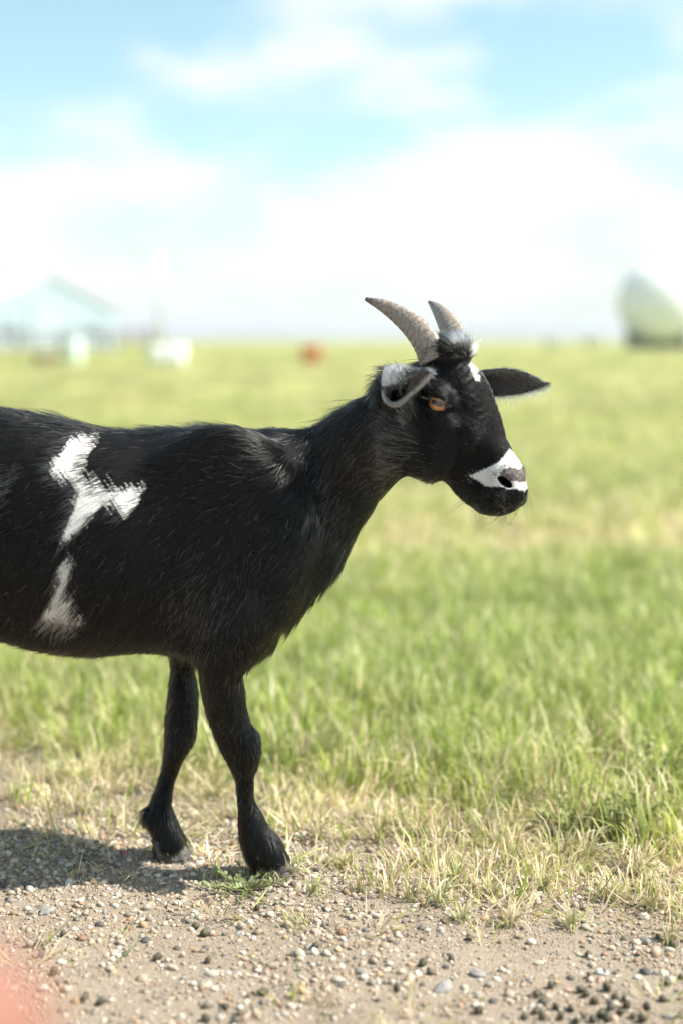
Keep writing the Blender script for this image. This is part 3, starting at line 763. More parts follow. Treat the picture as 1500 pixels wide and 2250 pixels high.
# horns -----------------------------------------------------------------
m_horn, t, b = nmat('horn')
tcn = N(t, 'ShaderNodeAttribute', attribute_name='along')
nz = N(t, 'ShaderNodeTexNoise'); nz.inputs['Scale'].default_value = 260; nz.inputs['Detail'].default_value = 6
tco = N(t, 'ShaderNodeTexCoord'); mpn = N(t, 'ShaderNodeMapping'); t.links.new(tco.outputs['Object'], mpn.inputs[0]); t.links.new(mpn.outputs[0], nz.inputs['Vector'])
ra_ = N(t, 'ShaderNodeValToRGB'); ce = ra_.color_ramp.elements; ce[0].position = .30; ce[0].color = (.17, .138, .11, 1); ce[1].position = .72; ce[1].color = (.36, .305, .25, 1)
t.links.new(nz.outputs[0], ra_.inputs[0])
tip = N(t, 'ShaderNodeMix', data_type='RGBA'); tr_ = N(t, 'ShaderNodeMapRange'); tr_.inputs[1].default_value = .86; tr_.inputs[2].default_value = 1.0
t.links.new(tcn.outputs['Fac'], tr_.inputs[0]); t.links.new(tr_.outputs[0], tip.inputs[0]); t.links.new(ra_.outputs[0], tip.inputs[6]); tip.inputs[7].default_value = (.05, .04, .045, 1)
t.links.new(tip.outputs[2], b.inputs['Base Color']); b.inputs['Roughness'].default_value = .48
wv_ = N(t, 'ShaderNodeMath', operation='SINE'); mm = N(t, 'ShaderNodeMath', operation='MULTIPLY_ADD'); t.links.new(tcn.outputs['Fac'], mm.inputs[0]); mm.inputs[1].default_value = 95
ns_ = N(t, 'ShaderNodeTexNoise'); ns_.inputs['Scale'].default_value = 60; t.links.new(tco.outputs['Object'], ns_.inputs['Vector']); m3 = N(t, 'ShaderNodeMath', operation='MULTIPLY'); m3.inputs[1].default_value = 9
t.links.new(ns_.outputs[0], m3.inputs[0]); t.links.new(m3.outputs[0], mm.inputs[2]); t.links.new(mm.outputs[0], wv_.inputs[0])
ma = N(t, 'ShaderNodeMath', operation='MULTIPLY_ADD'); t.links.new(nz.outputs[0], ma.inputs[0]); ma.inputs[1].default_value = 1.6; t.links.new(wv_.outputs[0], ma.inputs[2])
bp = N(t, 'ShaderNodeBump'); bp.inputs['Strength'].default_value = .35; bp.inputs['Distance'].default_value = .0010
t.links.new(ma.outputs[0], bp.inputs['Height']); t.links.new(bp.outputs[0], b.inputs['Normal'])
def horn(pts, rads):
    P = catmull(np.column_stack([pts, rads]), 8); V, F, A = [], [], []; n = 28
    for i in range(len(P)):
        d = P[min(i + 1, len(P) - 1), :3] - P[max(i - 1, 0), :3]; d /= np.linalg.norm(d)
        u = Hr - d * (Hr @ d); u /= np.linalg.norm(u); v = np.cross(d, u)
        for k in range(n):
            a = 2 * math.pi * k / n; keel = 1 + .10 * max(0, math.cos(a)) ** 4
            rr = P[i, 3] * (1 + .018 * math.sin(i * 1.9 + .6 * math.sin(a)))
            V.append(P[i, :3] + (v * math.cos(a) * 1.08 * keel + u * math.sin(a) * .80) * rr); A.append(i / (len(P) - 1))
    for i in range(len(P) - 1):
        for k in range(n): F.append((i * n + k, i * n + (k + 1) % n, (i + 1) * n + (k + 1) % n, (i + 1) * n + k))
    F.append(tuple(range(n))[::-1]); F.append(tuple(range((len(P) - 1) * n, len(P) * n)))
    o = mesh_obj('horn', V, F, m_horn, goat); a_ = o.data.attributes.new('along', 'FLOAT', 'POINT'); a_.data.foreach_set('value', np.array(A, np.float32))
    return o
px = .00056
hn = [(952, 792), (934, 752), (908, 720), (876, 694), (842, 673), (802, 657)]
hdep = [0.0, 0.004, .014, .026, .036, .046]
hb_y = H(-.037, .022, .066)[1]
horn([U(x, y, hb_y + d) for (x, y), d in zip(hn, hdep)], [.0180, .0163, .0140, .0108, .0074, .0020])
hf = [(1008, 782), (998, 745), (986, 720), (972, 697), (958, 679), (941, 663)]
hdep = [0.0, .010, .026, .046, .068, .092]
hb_y = H(-.037, -.022, .066)[1]
horn([U(x, y, hb_y + d) for (x, y), d in zip(hf, hdep)], [.0180, .0160, .0135, .0105, .0070, .0015])

# eyes ------------------------------------------------------------------
m_eye, t, b = nmat('goat_eye')
tco = N(t, 'ShaderNodeTexCoord'); se = N(t, 'ShaderNodeSeparateXYZ'); t.links.new(tco.outputs['Object'], se.inputs[0])
def mth(op, a, b_=None, c=None):
    n = N(t, 'ShaderNodeMath', operation=op)
    for i, v in enumerate((a, b_, c)):
        if v is None: continue
        if isinstance(v, (int, float)): n.inputs[i].default_value = v
        else: t.links.new(v, n.inputs[i])
    return n.outputs[0]
# slit pupil: a wide rounded bar across the eye
ex = mth('POWER', mth('ABSOLUTE', mth('DIVIDE', se.outputs[0], .0076)), 4.0); ey = mth('POWER', mth('ABSOLUTE', mth('DIVIDE', mth('SUBTRACT', se.outputs[1], .0014), .0030)), 4.0)
pup = N(t, 'ShaderNodeMapRange', interpolation_type='SMOOTHSTEP'); pup.inputs[1].default_value = 1.3; pup.inputs[2].default_value = .7; t.links.new(mth('ADD', ex, ey), pup.inputs[0])
rr = mth('SQRT', mth('ADD', mth('MULTIPLY', se.outputs[0], se.outputs[0]), mth('MULTIPLY', se.outputs[1], se.outputs[1])))
iris = N(t, 'ShaderNodeValToRGB'); e = iris.color_ramp.elements; e[0].position = .0; e[0].color = (.52, .27, .10, 1); e[1].position = 1.0; e[1].color = (.012, .008, .006, 1)
e2 = e.new(.70); e2.color = (.50, .23, .075, 1); e3 = e.new(.84); e3.color = (.40, .13, .03, 1); e4 = e.new(.92); e4.color = (.03, .015, .01, 1)
t.links.new(mth('DIVIDE', rr, .0148), iris.inputs[0])
nz = N(t, 'ShaderNodeTexNoise'); nz.inputs['Scale'].default_value = 700; t.links.new(tco.outputs['Object'], nz.inputs['Vector'])
mx0 = N(t, 'ShaderNodeMix', data_type='RGBA', blend_type='MULTIPLY'); mx0.inputs[0].default_value = .5; t.links.new(iris.outputs[0], mx0.inputs[6]); t.links.new(nz.outputs[0], mx0.inputs[7])
mx = N(t, 'ShaderNodeMix', data_type='RGBA'); t.links.new(pup.outputs[0], mx.inputs[0]); t.links.new(mx0.outputs[2], mx.inputs[6]); mx.inputs[7].default_value = (.025, .025, .03, 1)
t.links.new(mx.outputs[2], b.inputs['Base Color']); b.inputs['Roughness'].default_value = .12; b.inputs['Coat Weight'].default_value = 1.0; b.inputs['Coat Roughness'].default_value = .03
for c, n_, f_, u_ in EYE:
    bm = bmesh.new(); bmesh.ops.create_uvsphere(bm, u_segments=32, v_segments=20, radius=.0155)
    for v in bm.verts:
        if v.co.z > .008: v.co.z += (v.co.z - .008) * .25
    o = bm_obj('eye', bm, m_eye, goat, smooth=True)
    Mx = Matrix(np.column_stack([f_, u_, np.cross(f_, u_)]).tolist()).to_4x4()
    if np.cross(f_, u_) @ n_ < 0: Mx = Matrix(np.column_stack([-f_, u_, np.cross(-f_, u_)]).tolist()).to_4x4()
    Mx.translation = Vector((c + n_ * .0006).tolist()); o.matrix_local = Mx
    o['label'] = 'amber eye with a dark horizontal slit pupil'

# hooves: two claws each -------------------------------------------------
m_hoof = noise_mat('hoof_horn', (.030, .026, .023), (.10, .088, .076), 90, .55, .4, 160)
def hoof(p, L_=.046, W=.021, Ht=.030, yaw=0.0):
    h_ = empty('hoof', (0, 0, 0)); h_.parent = goat
    V, F = [], []
    for side in (-1, 1):
        o0 = len(V)
        for z, s, fx in ((0, 1.0, .006), (.004, 1.03, .006), (Ht * .5, .93, .0), (Ht, .80, -.008)):
            for (x, y) in ((-.50, .05), (-.52, .55), (-.40, .92), (-.05, 1.0), (.30, .80), (.50, .42), (.53, .14), (.40, .05)):
                V.append((x * L_ * s + fx, side * (y * W * s + .0012), z))
        for j in range(3):
            for i in range(8):
                q = (o0 + j * 8 + i, o0 + j * 8 + (i + 1) % 8, o0 + (j + 1) * 8 + (i + 1) % 8, o0 + (j + 1) * 8 + i); F.append(q if side < 0 else q[::-1])
        F.append(tuple(o0 + i for i in range(8))); F.append(tuple(o0 + 24 + i for i in range(8)))
    o = mesh_obj('claw', V[:32], F[:26], m_hoof, h_, smooth=False); o2 = mesh_obj('claw', V[32:], [tuple(i - 32 for i in f) for f in F[26:]], m_hoof, h_, smooth=False)
    for q in (o, o2):
        b_ = q.modifiers.new('round', 'BEVEL'); b_.width = .003; b_.segments = 2
    h_.location = (p[0], p[1], 0.0); h_.rotation_euler = (0, 0, yaw)
gn = U(600, 1905, -.021); gf = U(378, 1875, .036)
for g_ in (gn, gf): 
    hoof((g_[0], g_[1], 0))
for p in HIND: hoof(p)

# ------------------------------------------------------------------ grass
def leaf_mat(name, trans=0.48, inst='tone'):
    m = bpy.data.materials.new(name); m.use_nodes = True; t = m.node_tree; t.nodes.clear(); L = t.links.new
    a = N(t, 'ShaderNodeAttribute', attribute_name='blade'); i = N(t, 'ShaderNodeAttribute', attribute_name=inst, attribute_type='INSTANCER')
    x = N(t, 'ShaderNodeMix', data_type='RGBA', blend_type='MULTIPLY'); x.inputs[0].default_value = 1.0
    if inst: L(a.outputs['Color'], x.inputs[6]); L(i.outputs['Vector'], x.inputs[7])
    d = N(t, 'ShaderNodeBsdfPrincipled'); d.inputs['Roughness'].default_value = .45; d.inputs['Specular IOR Level'].default_value = .35
    tr = N(t, 'ShaderNodeBsdfTranslucent'); ms = N(t, 'ShaderNodeMixShader'); ms.inputs[0].default_value = trans
    c = x.outputs[2] if inst else a.outputs['Color']
    L(c, d.inputs['Base Color']); L(c, tr.inputs['Color']); L(d.outputs[0], ms.inputs[1]); L(tr.outputs[0], ms.inputs[2])
    o = N(t, 'ShaderNodeOutputMaterial'); L(ms.outputs[0], o.inputs[0]); return m
m_grass = leaf_mat('grass_blade'); m_leaf1 = leaf_mat('plant_leaf', .3, '')
GREEN = [(.245, .325, .055), (.305, .375, .08), (.38, .415, .12), (.18, .26, .04)]
STRAW = [(.60, .53, .34), (.53, .455, .275), (.68, .62, .43), (.43, .355, .21)]
def blades(n, spread, h0, h1, width, dry, lean, seed, seg=4, root=None, flat=None):
    r = np.random.default_rng(seed); V, F, C = [], [], []
    for i in range(n):
        a = r.random() * 6.283; rad = spread * math.sqrt(r.random())
        p = np.array((rad * math.cos(a), rad * math.sin(a), -.004)) if root is None else np.array((root * math.cos(a), root * math.sin(a), -.003))
        az = a + r.normal() * .7; ln = lean * (.25 + r.random() ** 1.2); h = h0 + (h1 - h0) * r.random() ** 1.2
        d = np.array((math.cos(az), math.sin(az), 0)); s = np.array((-d[1], d[0], 0)); s = s * math.cos(r.random() * 1.2) + np.array((0, 0, .2)); w_ = width * (.55 + .8 * r.random())
        isdry = r.random() < dry
        c0 = np.array((STRAW if isdry else GREEN)[r.integers(4)]) * (.75 + .5 * r.random())
        tipc = np.array(STRAW[2]) if (not isdry and r.random() < .35) else c0
        kink = r.random() < .25; b0 = len(V)
        for k in range(seg + 1):
            t_ = k / seg; ang = ln * (t_ ** 1.4) * 1.5 + (.7 if kink and t_ > .55 else 0)
            if flat is not None: ang = flat + .25 * (ln - 1) + (.35 if kink and t_ > .5 else 0)
            if k: p = p + h / seg * (d * math.sin(ang) + np.array((0, 0, 1)) * math.cos(ang))
            ww = w_ * (1 - t_ ** 2.2) * .5 + .0001
            cc = c0 * (1 - t_ ** 2) + tipc * t_ ** 2
            if t_ < .25 and not isdry: cc = cc * .6 + np.array(STRAW[1]) * .4
            V += [p - s * ww, p + s * ww]; C += [cc, cc]
        for k in range(seg): F.append((b0 + 2 * k, b0 + 2 * k + 1, b0 + 2 * k + 3, b0 + 2 * k + 2))
    return V, F, C
def blade_obj(name, V, F, C, mat, link=False):
    o = mesh_obj(name, V, F, mat, smooth=True, link=link)
    a = o.data.attributes.new('blade', 'FLOAT_COLOR', 'POINT'); a.data.foreach_set('color', np.column_stack([np.array(C), np.ones(len(C))]).astype(np.float32).ravel())
    return o
kinds = []
for i in range(6): kinds.append(blade_obj('a_green_tuft_%d' % i, *blades(30, .040, .035, .085 + .01 * (i % 3), .0036, .22, .75, 100 + i), m_grass))
for i in range(4): kinds.append(blade_obj('b_dry_tuft_%d' % i, *blades(26, .040, .018, .055, .0026, .66, 1.15, 200 + i), m_grass))
for i in range(3): kinds.append(blade_obj('c_mixed_tuft_%d' % i, *blades(30, .042, .030, .075, .0032, .55, .95, 250 + i), m_grass))
for i in range(4): kinds.append(blade_obj('d_sward_%d' % i, *blades(420, .42, .04, .10, .010, .32, .85, 300 + i, seg=3), m_grass))
for i in range(4): kinds.append(blade_obj('e_litter_%d' % i, *blades(26, .045, .020, .070, .0032, .52, 1.0, 350 + i, flat=1.18), m_grass))

def edge_y(X):       # where the meadow begins, nearer on the right
    return .46 - .46 * np.clip((X + .35) / .8, -.3, 1.15) + .05 * vnoise(np.stack([X, X * 0], 1), 1.9, 77)
def pts(n, x0, x1, y0, y1): return np.stack([rng.uniform(x0, x1, n), rng.uniform(y0, y1, n)], 1)
GP, GR, GS, GI, GT = [], [], [], [], []
def add(P, idx, s0, s1, tone, tilt=.12):
    n = len(P); GP.append(np.column_stack([P, ground_z(P)]))
    GR.append(np.column_stack([rng.normal(size=n) * tilt, rng.normal(size=n) * tilt, rng.uniform(0, 6.283, n)]))
    s = rng.uniform(s0, s1, n); GS.append(np.column_stack([s, s, s * rng.uniform(.85, 1.2, n)])); GI.append(idx); GT.append(tone)
def tone_of(P, s=1.0):
    n = len(P); v = .5 + .5 * np.clip(vnoise(P, .35, 55) * .6 + vnoise(P, 1.7, 56) * .5, -1, 1)
    t_ = np.stack([1.12 + .42 * v, 1.17 + .22 * v, 1.08 + .50 * v], 1) * np.exp(rng.normal(size=(n, 1)) * .16)
    return t_ * s
# close meadow
P = pts(20000, -3.2, 3.4, -.15, 2.6); k = P[:, 1] > edge_y(P[:, 0]) + rng.exponential(.07, len(P)); P = P[k]
depth = P[:, 1] - edge_y(P[:, 0]); dryp = np.clip(.68 - depth * 3.2, .15, .68) + .20 * vnoise(P, 1.3, 5)
u = rng.random(len(P)); idx = np.where(u < dryp * .62, rng.integers(6, 10, len(P)), np.where(u < dryp * 1.05, rng.integers(10, 13, len(P)), rng.integers(0, 6, len(P))))
add(P, idx, .75, 1.25, tone_of(P))
# the middle distance
P = np.vstack([pts(17000, -6.5, 6.5, 2.6, 6.5), pts(15000, -10.0, 10.0, 6.5, 12)])
u = rng.random(len(P)) + .25 * vnoise(P, .5, 6); idx = np.where(u < .16, rng.integers(6, 10, len(P)), np.where(u < .54, rng.integers(10, 13, len(P)), rng.integers(0, 6, len(P))))
add(P, idx, 1.0, 1.6, tone_of(P))
P = np.vstack([pts(3600, -26, 26, 11, 30), pts(4200, -55, 55, 30, 90)]); add(P, rng.integers(13, 17, len(P)), .9, 1.5, tone_of(P), .04)
# thin dry growth spilling on to the gravel
P = pts(26000, -2.0, 2.2, -.9, 1.0); dd = edge_y(P[:, 0]) - P[:, 1]
pr = np.exp(-np.clip(dd, 0, 9) / .13) * (dd > -.35) * (.30 + .9 * (vnoise(P, 3.0, 8) > -.1)); P = P[rng.random(len(P)) < pr * .95]
add(P, np.where(rng.random(len(P)) < .70, rng.integers(17, 21, len(P)), np.where(rng.random(len(P)) < .5, rng.integers(6, 10, len(P)), rng.integers(10, 13, len(P)))), .55, 1.0, tone_of(P), .2)
P = pts(500, -1.6, 1.6, -1.3, .5); P = P[rng.random(len(P)) < .25]; add(P, rng.integers(17, 21, len(P)), .35, .8, tone_of(P), .5)
grass = scatter('grass', np.vstack(GP), np.vstack(GR), np.vstack(GS), np.concatenate(GI), kinds, np.vstack(GT))
tag(grass, 'long yellow green pasture grass with dry straw blades', 'grass', kind='stuff')

# single tufts rooted in the gravel
m_tuft = leaf_mat('tuft_blade', .3, '')
protos = []
for i in range(5):
    V, F, C = blades(46, .012, .022, .062, .0024, .62, 1.35, 400 + i, seg=5, root=.006); protos.append(blade_obj('grass_tuft', V, F, C, m_tuft).data)
TUFT = [(960, 1990, 1.0), (1010, 2030, .8), (900, 1985, .7), (1120, 1900, 1.1), (1290, 1890, 1.2), (1190, 1960, .9), (760, 1905, .9), (700, 1850, .9), (830, 1850, 1.0), (640, 1925, .8), (690, 1965, .7),
        (1340, 1985, 1.0), (1430, 2000, .9), (1400, 1930, 1.1), (1060, 1830, 1.1), (930, 1900, .9), (1000, 1930, .8), (1250, 2040, .7), (1120, 2035, .8), (1470, 2065, .8), (30, 1760, .9), (190, 1790, .8),
        (480, 1750, .9), (300, 1745, .9), (520, 1800, .7), (120, 1725, 1.0), (250, 1700, 1.0), (790, 1960, .6), (870, 1930, .7), (1080, 1975, .7)]
for i, (x, y, s) in enumerate(TUFT):
    g = G(x, y); o = bpy.data.objects.new('grass_tuft', protos[i % 5]); col.objects.link(o)
    o.location = (g[0], g[1], float(ground_z([g[:2]])[0])); o.rotation_euler = (0, 0, rng.random() * 6.28); o.scale = (s, s, s)
    tag(o, 'small straw and green grass tuft rooted in the gravel', 'grass tuft', 'grass tufts growing out of the gravel')

# low leafy weeds
def weed(name, label, x, y, n, length, leafs, lw, cgreen, up, seed, mat=m_leaf1):
    r = np.random.default_rng(seed); g = G(x, y); e = empty(name, (g[0], g[1], float(ground_z([g[:2]])[0])))
    SV, SF, V, F, C = [], [], [], [], []
    for i in range(n):
        a = 6.283 * i / n + r.normal() * .3; el = up * (.4 + r.random()); p = np.array((0, 0, .0)); path = [p]
        L_ = length * (.5 + .6 * r.random())
        for k in range(8):
            d = np.array((math.cos(a) * math.cos(el), math.sin(a) * math.cos(el), math.sin(el) )); p = p + d * L_ / 8; p[2] = max(p[2], .003); path.append(p)
            a += r.normal() * .18; el += r.normal() * .12
            for q in range(leafs):
                la = a + (1 if q % 2 else -1) * (.9 + .3 * r.normal()); le = .35 + .5 * r.random()
                ld = np.array((math.cos(la) * math.cos(le), math.sin(la) * math.cos(le), math.sin(le))); s = np.array((-ld[1], ld[0], 0)); s /= np.linalg.norm(s); ll = lw * (1.6 + 1.4 * r.random())
                s = s + np.array((0, 0, .3 * r.normal())); q0 = p + r.normal(size=3) * .0012; b0 = len(V); ww = lw * (.4 + .3 * r.random()); c = np.array(cgreen) * (.7 + .7 * r.random())
                V += [q0, q0 + ld * ll * .4 - s * ww, q0 + ld * ll * .45 + np.array((0, 0, ll * .05)), q0 + ld * ll * .4 + s * ww, q0 + ld * ll]; C += [c] * 5
                F += [(b0, b0 + 1, b0 + 2), (b0, b0 + 2, b0 + 3), (b0 + 1, b0 + 4, b0 + 2), (b0 + 2, b0 + 4, b0 + 3)]
        o0 = len(SV); tv, tf = tube(path, np.linspace(.0009, .0005, 9), 5); SV += list(tv); SF += [tuple(o0 + j for j in f) for f in tf]
    st = mesh_obj('stem', SV, SF, m_stem, e); lf = blade_obj('foliage', V, F, C, mat, link=True); lf.parent = e
    tag(e, label, 'weed'); return e
m_stem = noise_mat('weed_stem', (.12, .13, .05), (.24, .20, .09), 40, .6)
weed('creeping_weed', 'low grey green creeping weed with tiny leaves beside the front hoof', 540, 1950, 20, .066, 3, .0030, (.24, .28, .12), .22, 1)
weed('leafy_weed', 'bushy green weed with small pointed leaves at the grass edge', 1375, 1840, 16, .070, 4, .0045, (.26, .30, .08), .9, 2)
weed('leafy_weed', 'lower dark green weed in the shade of the grass edge', 1240, 1835, 13, .05, 4, .0042, (.23, .28, .07), .7, 3)
weed('leafy_weed', 'broad green weed under the taller grass', 1450, 1750, 18, .09, 4, .0050, (.25, .30, .08), 1.0, 4)
weed('leafy_weed', 'flat green sprig among the dry grass', 900, 1835, 10, .04, 3, .0035, (.24, .28, .08), .4, 5)

# ------------------------------------------------------------------ stones
def stone_mesh(name, seed, sub_=2, flat=.62, rough=.16, sharp=0.0):
    bm = bmesh.new(); bmesh.ops.create_icosphere(bm, subdivisions=sub_, radius=1.0); r = np.random.default_rng(seed)
    co = np.array([v.co for v in bm.verts]); k = 1 + rough * vnoise(co, .35, seed) + rough * .5 * vnoise(co, .9, seed + 1)
    planes = norm(r.normal(size=(7, 3)))
    s = co * k[:, None]
    for p in planes:
        d = s @ p; lim = .62 + .25 * r.random(); m_ = d > lim; s[m_] -= np.outer((d[m_] - lim) * (.65 + sharp), p)
    s *= np.array((1.0 + .25 * r.random(), .75 + .2 * r.random(), flat * (.8 + .4 * r.random())))
    for v, c in zip(bm.verts, s): v.co = c
    me = bpy.data.meshes.new(name); bm.to_mesh(me); bm.free(); me.polygons.foreach_set('use_smooth', [True] * len(me.polygons)); return me
def stone_mat(name, inst=True, base=None, base2=None):
    m, t, b = nmat(name); L = t.links.new; tcn = N(t, 'ShaderNodeTexCoord')
    no = N(t, 'ShaderNodeTexNoise'); no.inputs['Scale'].default_value = 3.0 if inst else 2.2; no.inputs['Detail'].default_value = 6; L(tcn.outputs['Object'], no.inputs['Vector'])
    r = N(t, 'ShaderNodeMapRange'); r.inputs[1].default_value = .3; r.inputs[2].default_value = .7; r.inputs[3].default_value = .72; r.inputs[4].default_value = 1.22; L(no.outputs[0], r.inputs[0])
    x = N(t, 'ShaderNodeMix', data_type='RGBA', blend_type='MULTIPLY'); x.inputs[0].default_value = 1.0; L(r.outputs[0], x.inputs[7])
    if inst:
        i = N(t, 'ShaderNodeAttribute', attribute_name='tone', attribute_type='INSTANCER'); L(i.outputs['Vector'], x.inputs[6])
    else: x.inputs[6].default_value = (*base, 1)
    L(x.outputs[2], b.inputs['Base Color']); b.inputs['Roughness'].default_value = .72; b.inputs['Specular IOR Level'].default_value = .3
    bp = N(t, 'ShaderNodeBump'); bp.inputs['Strength'].default_value = .3; bp.inputs['Distance'].default_value = .05 if inst else .05; n2 = N(t, 'ShaderNodeTexNoise'); n2.inputs['Scale'].default_value = 9; L(tcn.outputs['Object'], n2.inputs['Vector'])
    L(n2.outputs[0], bp.inputs['Height']); L(bp.outputs[0], b.inputs['Normal']); return m
PAL = np.array([(.50, .42, .33), (.58, .52, .44), (.42, .33, .24), (.30, .27, .235), (.66, .61, .54), (.17, .16, .15), (.36, .235, .165), (.46, .33, .20), (.24, .215, .185), (.54, .43, .35)])
PW = np.array([.20, .16, .16, .10, .12, .05, .05, .05, .06, .05]); PW = PW / PW.sum(); PAL = PAL * np.array((.86, .83, .79))
m_grav = stone_mat('gravel_stone'); sk = []
for i in range(10):
    me = stone_mesh('stone_%02d' % i, 500 + i, 2 if i < 6 else 1, .62, .16, .3 if i % 2 else 0); me.materials.append(m_grav); sk.append(bpy.data.objects.new('stone_%02d' % i, me))
n = 260000; P = pts(n, -2.2, 2.2, -1.15, .85)
dens = .40 + .34 * vnoise(P, 1.4, 61) + .25 * vnoise(P, 4.0, 62) + .55 * np.exp(-((P[:, 1] - .02) / .17) ** 2)
inview = (np.abs(P[:, 0]) < .75) & (P[:, 1] > -.62)
dens *= np.where(P[:, 1] > edge_y(P[:, 0]) + .1, .25, 1)
P = P[rng.random(n) < np.clip(dens, .08, 1)]; n = len(P)
rad = np.clip(np.exp(rng.normal(size=n) * .45) * .0024, .0010, .0068)
tn = PAL[rng.choice(len(PAL), n, p=PW)] * np.exp(rng.normal(size=(n, 1)) * .18)
gz = ground_z(P) + rad * .22
gravel = scatter('gravel', np.column_stack([P, gz]), np.column_stack([rng.normal(size=n) * .35, rng.normal(size=n) * .35, rng.uniform(0, 6.28, n)]), np.column_stack([rad, rad, rad]), rng.integers(0, 10, n), sk, tn)
tag(gravel, 'pale loose gravel of small mixed stones', 'gravel', kind='stuff')
# fine grit between the stones
n = 130000; P = pts(n, -.9, .9, -.75, .55); rad = np.clip(np.exp(rng.normal(size=n) * .3) * .0010, .0005, .002); tn = PAL[rng.choice(len(PAL), n, p=PW)] * np.exp(rng.normal(size=(n, 1)) * .2)
grit = scatter('grit', np.column_stack([P, ground_z(P) + rad * .2]), np.column_stack([rng.normal(size=n), rng.normal(size=n), rng.uniform(0, 6.28, n)]), np.column_stack([rad, rad, rad]), rng.integers(0, 4, n), [bpy.data.objects.new('grain_%d' % i, sk[6 + i].data) for i in range(4)], tn)
tag(grit, 'coarse sandy grit between the gravel stones', 'grit', kind='stuff')

# pebbles that can be told apart
PEB = {'cream': ((.50, .43, .335), 'smooth cream pebble lying on the gravel'), 'grey': ((.28, .265, .245), 'rounded mid grey pebble lying on the gravel'), 'dark': ((.10, .098, .095), 'flat dark slate pebble lying on the gravel'),
       'white': ((.64, .60, .54), 'bright white pebble lying on the gravel'), 'tan': ((.46, .32, .21), 'tan brown pebble lying on the gravel'), 'pink': ((.50, .33, .26), 'pinkish pebble lying on the gravel')}
pm = {k: stone_mat('pebble_' + k, False, v[0]) for k, v in PEB.items()}
pmesh = {}
for j, k in enumerate(PEB):
    for i in range(4):
        me = stone_mesh('pebble', 700 + 10 * j + i, 3, .55, .13); me.materials.append(pm[k]); pmesh[k, i] = me
def pebble(x, y, rpx, kind, label=None, i=0, name='pebble'):
    g = G(x, y); r = rpx * .00046 * (np.hypot(g[1] + 1.8, .69) / 1.9)
    o = bpy.data.objects.new(name, pmesh[kind, i % 4]); col.objects.link(o); o.scale = (r, r, r)
    o.location = (g[0], g[1], float(ground_z([g[:2]])[0]) + r * .20); o.rotation_euler = (rng.normal() * .12, rng.normal() * .12, rng.random() * 6.28)
    if label: tag(o, label, 'pebble')
    else: tag(o, PEB[kind][1], 'pebble', kind + ' pebbles on the gravel')
SPOT = [(742, 2158, 20, 'cream'), (972, 2172, 30, 'grey'), (1020, 2166, 13, 'cream'), (548, 2028, 14, 'white'), (152, 1948, 15, 'white'), (133, 1897, 16, 'grey'), (188, 1898, 20, 'dark'), (202, 1932, 12, 'grey'), (382, 2122, 17, 'cream'), (355, 2118, 10, 'white'),
        (320, 2068, 16, 'dark'), (105, 2005, 22, 'grey'), (275, 2098, 14, 'dark'), (262, 2100, 9, 'white'), (333, 1984, 13, 'tan'), (1050, 2138, 22, 'grey'), (1090, 2148, 12, 'white'), (1160, 2152, 14, 'grey'), (1182, 2110, 14, 'cream'), (1300, 2112, 15, 'cream'),
        (1320, 2130, 18, 'white'), (1415, 2070, 20, 'grey'), (1415, 2133, 18, 'dark'), (1400, 2145, 12, 'white'), (1320, 2150, 12, 'pink'), (1475, 2155, 17, 'cream'), (1350, 2207, 15, 'cream'), (405, 2148, 12, 'grey'), (470, 1950, 10, 'tan'), (695, 2052, 14, 'pink'),
        (1470, 2240, 16, 'grey'), (380, 2145, 9, 'cream'), (660, 2005, 12, 'pink'), (445, 2008, 10, 'pink'), (205, 1870, 10, 'white'), (60, 1925, 10, 'cream'), (340, 1880, 9, 'cream'), (1245, 2165, 12, 'pink'), (900, 2125, 12, 'tan'), (1010, 2210, 12, 'tan')]
OWN = {0: 'large smooth cream pebble lying by itself on bare sandy gravel', 1: 'widest flat grey pebble between the tufts and the droppings', 3: 'bright white pebble on the gravel below the creeping weed', 4: 'white pebble just outside the shadow of the goat',
       6: 'long dark slate pebble inside the shadow of the goat', 5: 'grey pebble beside the long dark one in the shadow of the goat', 11: 'broad speckled grey pebble at the edge of the goat shadow', 14: 'tan brown pebble on the gravel behind the front hooves'}
for i, s in enumerate(SPOT): pebble(*s, label=OWN.get(i), i=i)
kk = list(PEB)
for i in range(90):
    pebble(rng.uniform(-120, 1620), 1790 + 470 * rng.random() ** .8 if rng.random() < .6 else rng.uniform(2040, 2260), rng.uniform(5, 9), kk[rng.choice(6, p=[.32, .26, .10, .10, .14, .08])], i=i)
me = stone_mesh('red_stone', 801, 2, .7, .15, .3); mr = stone_mat('red_stone', False, (.50, .13, .09)); me.materials.append(mr); pmesh['red', 0] = me
PEB['red'] = None
pebble(275, 1884, 11, 'red', 'small bright red stone chip lying in the shadow of the goat', 0, 'red_stone')

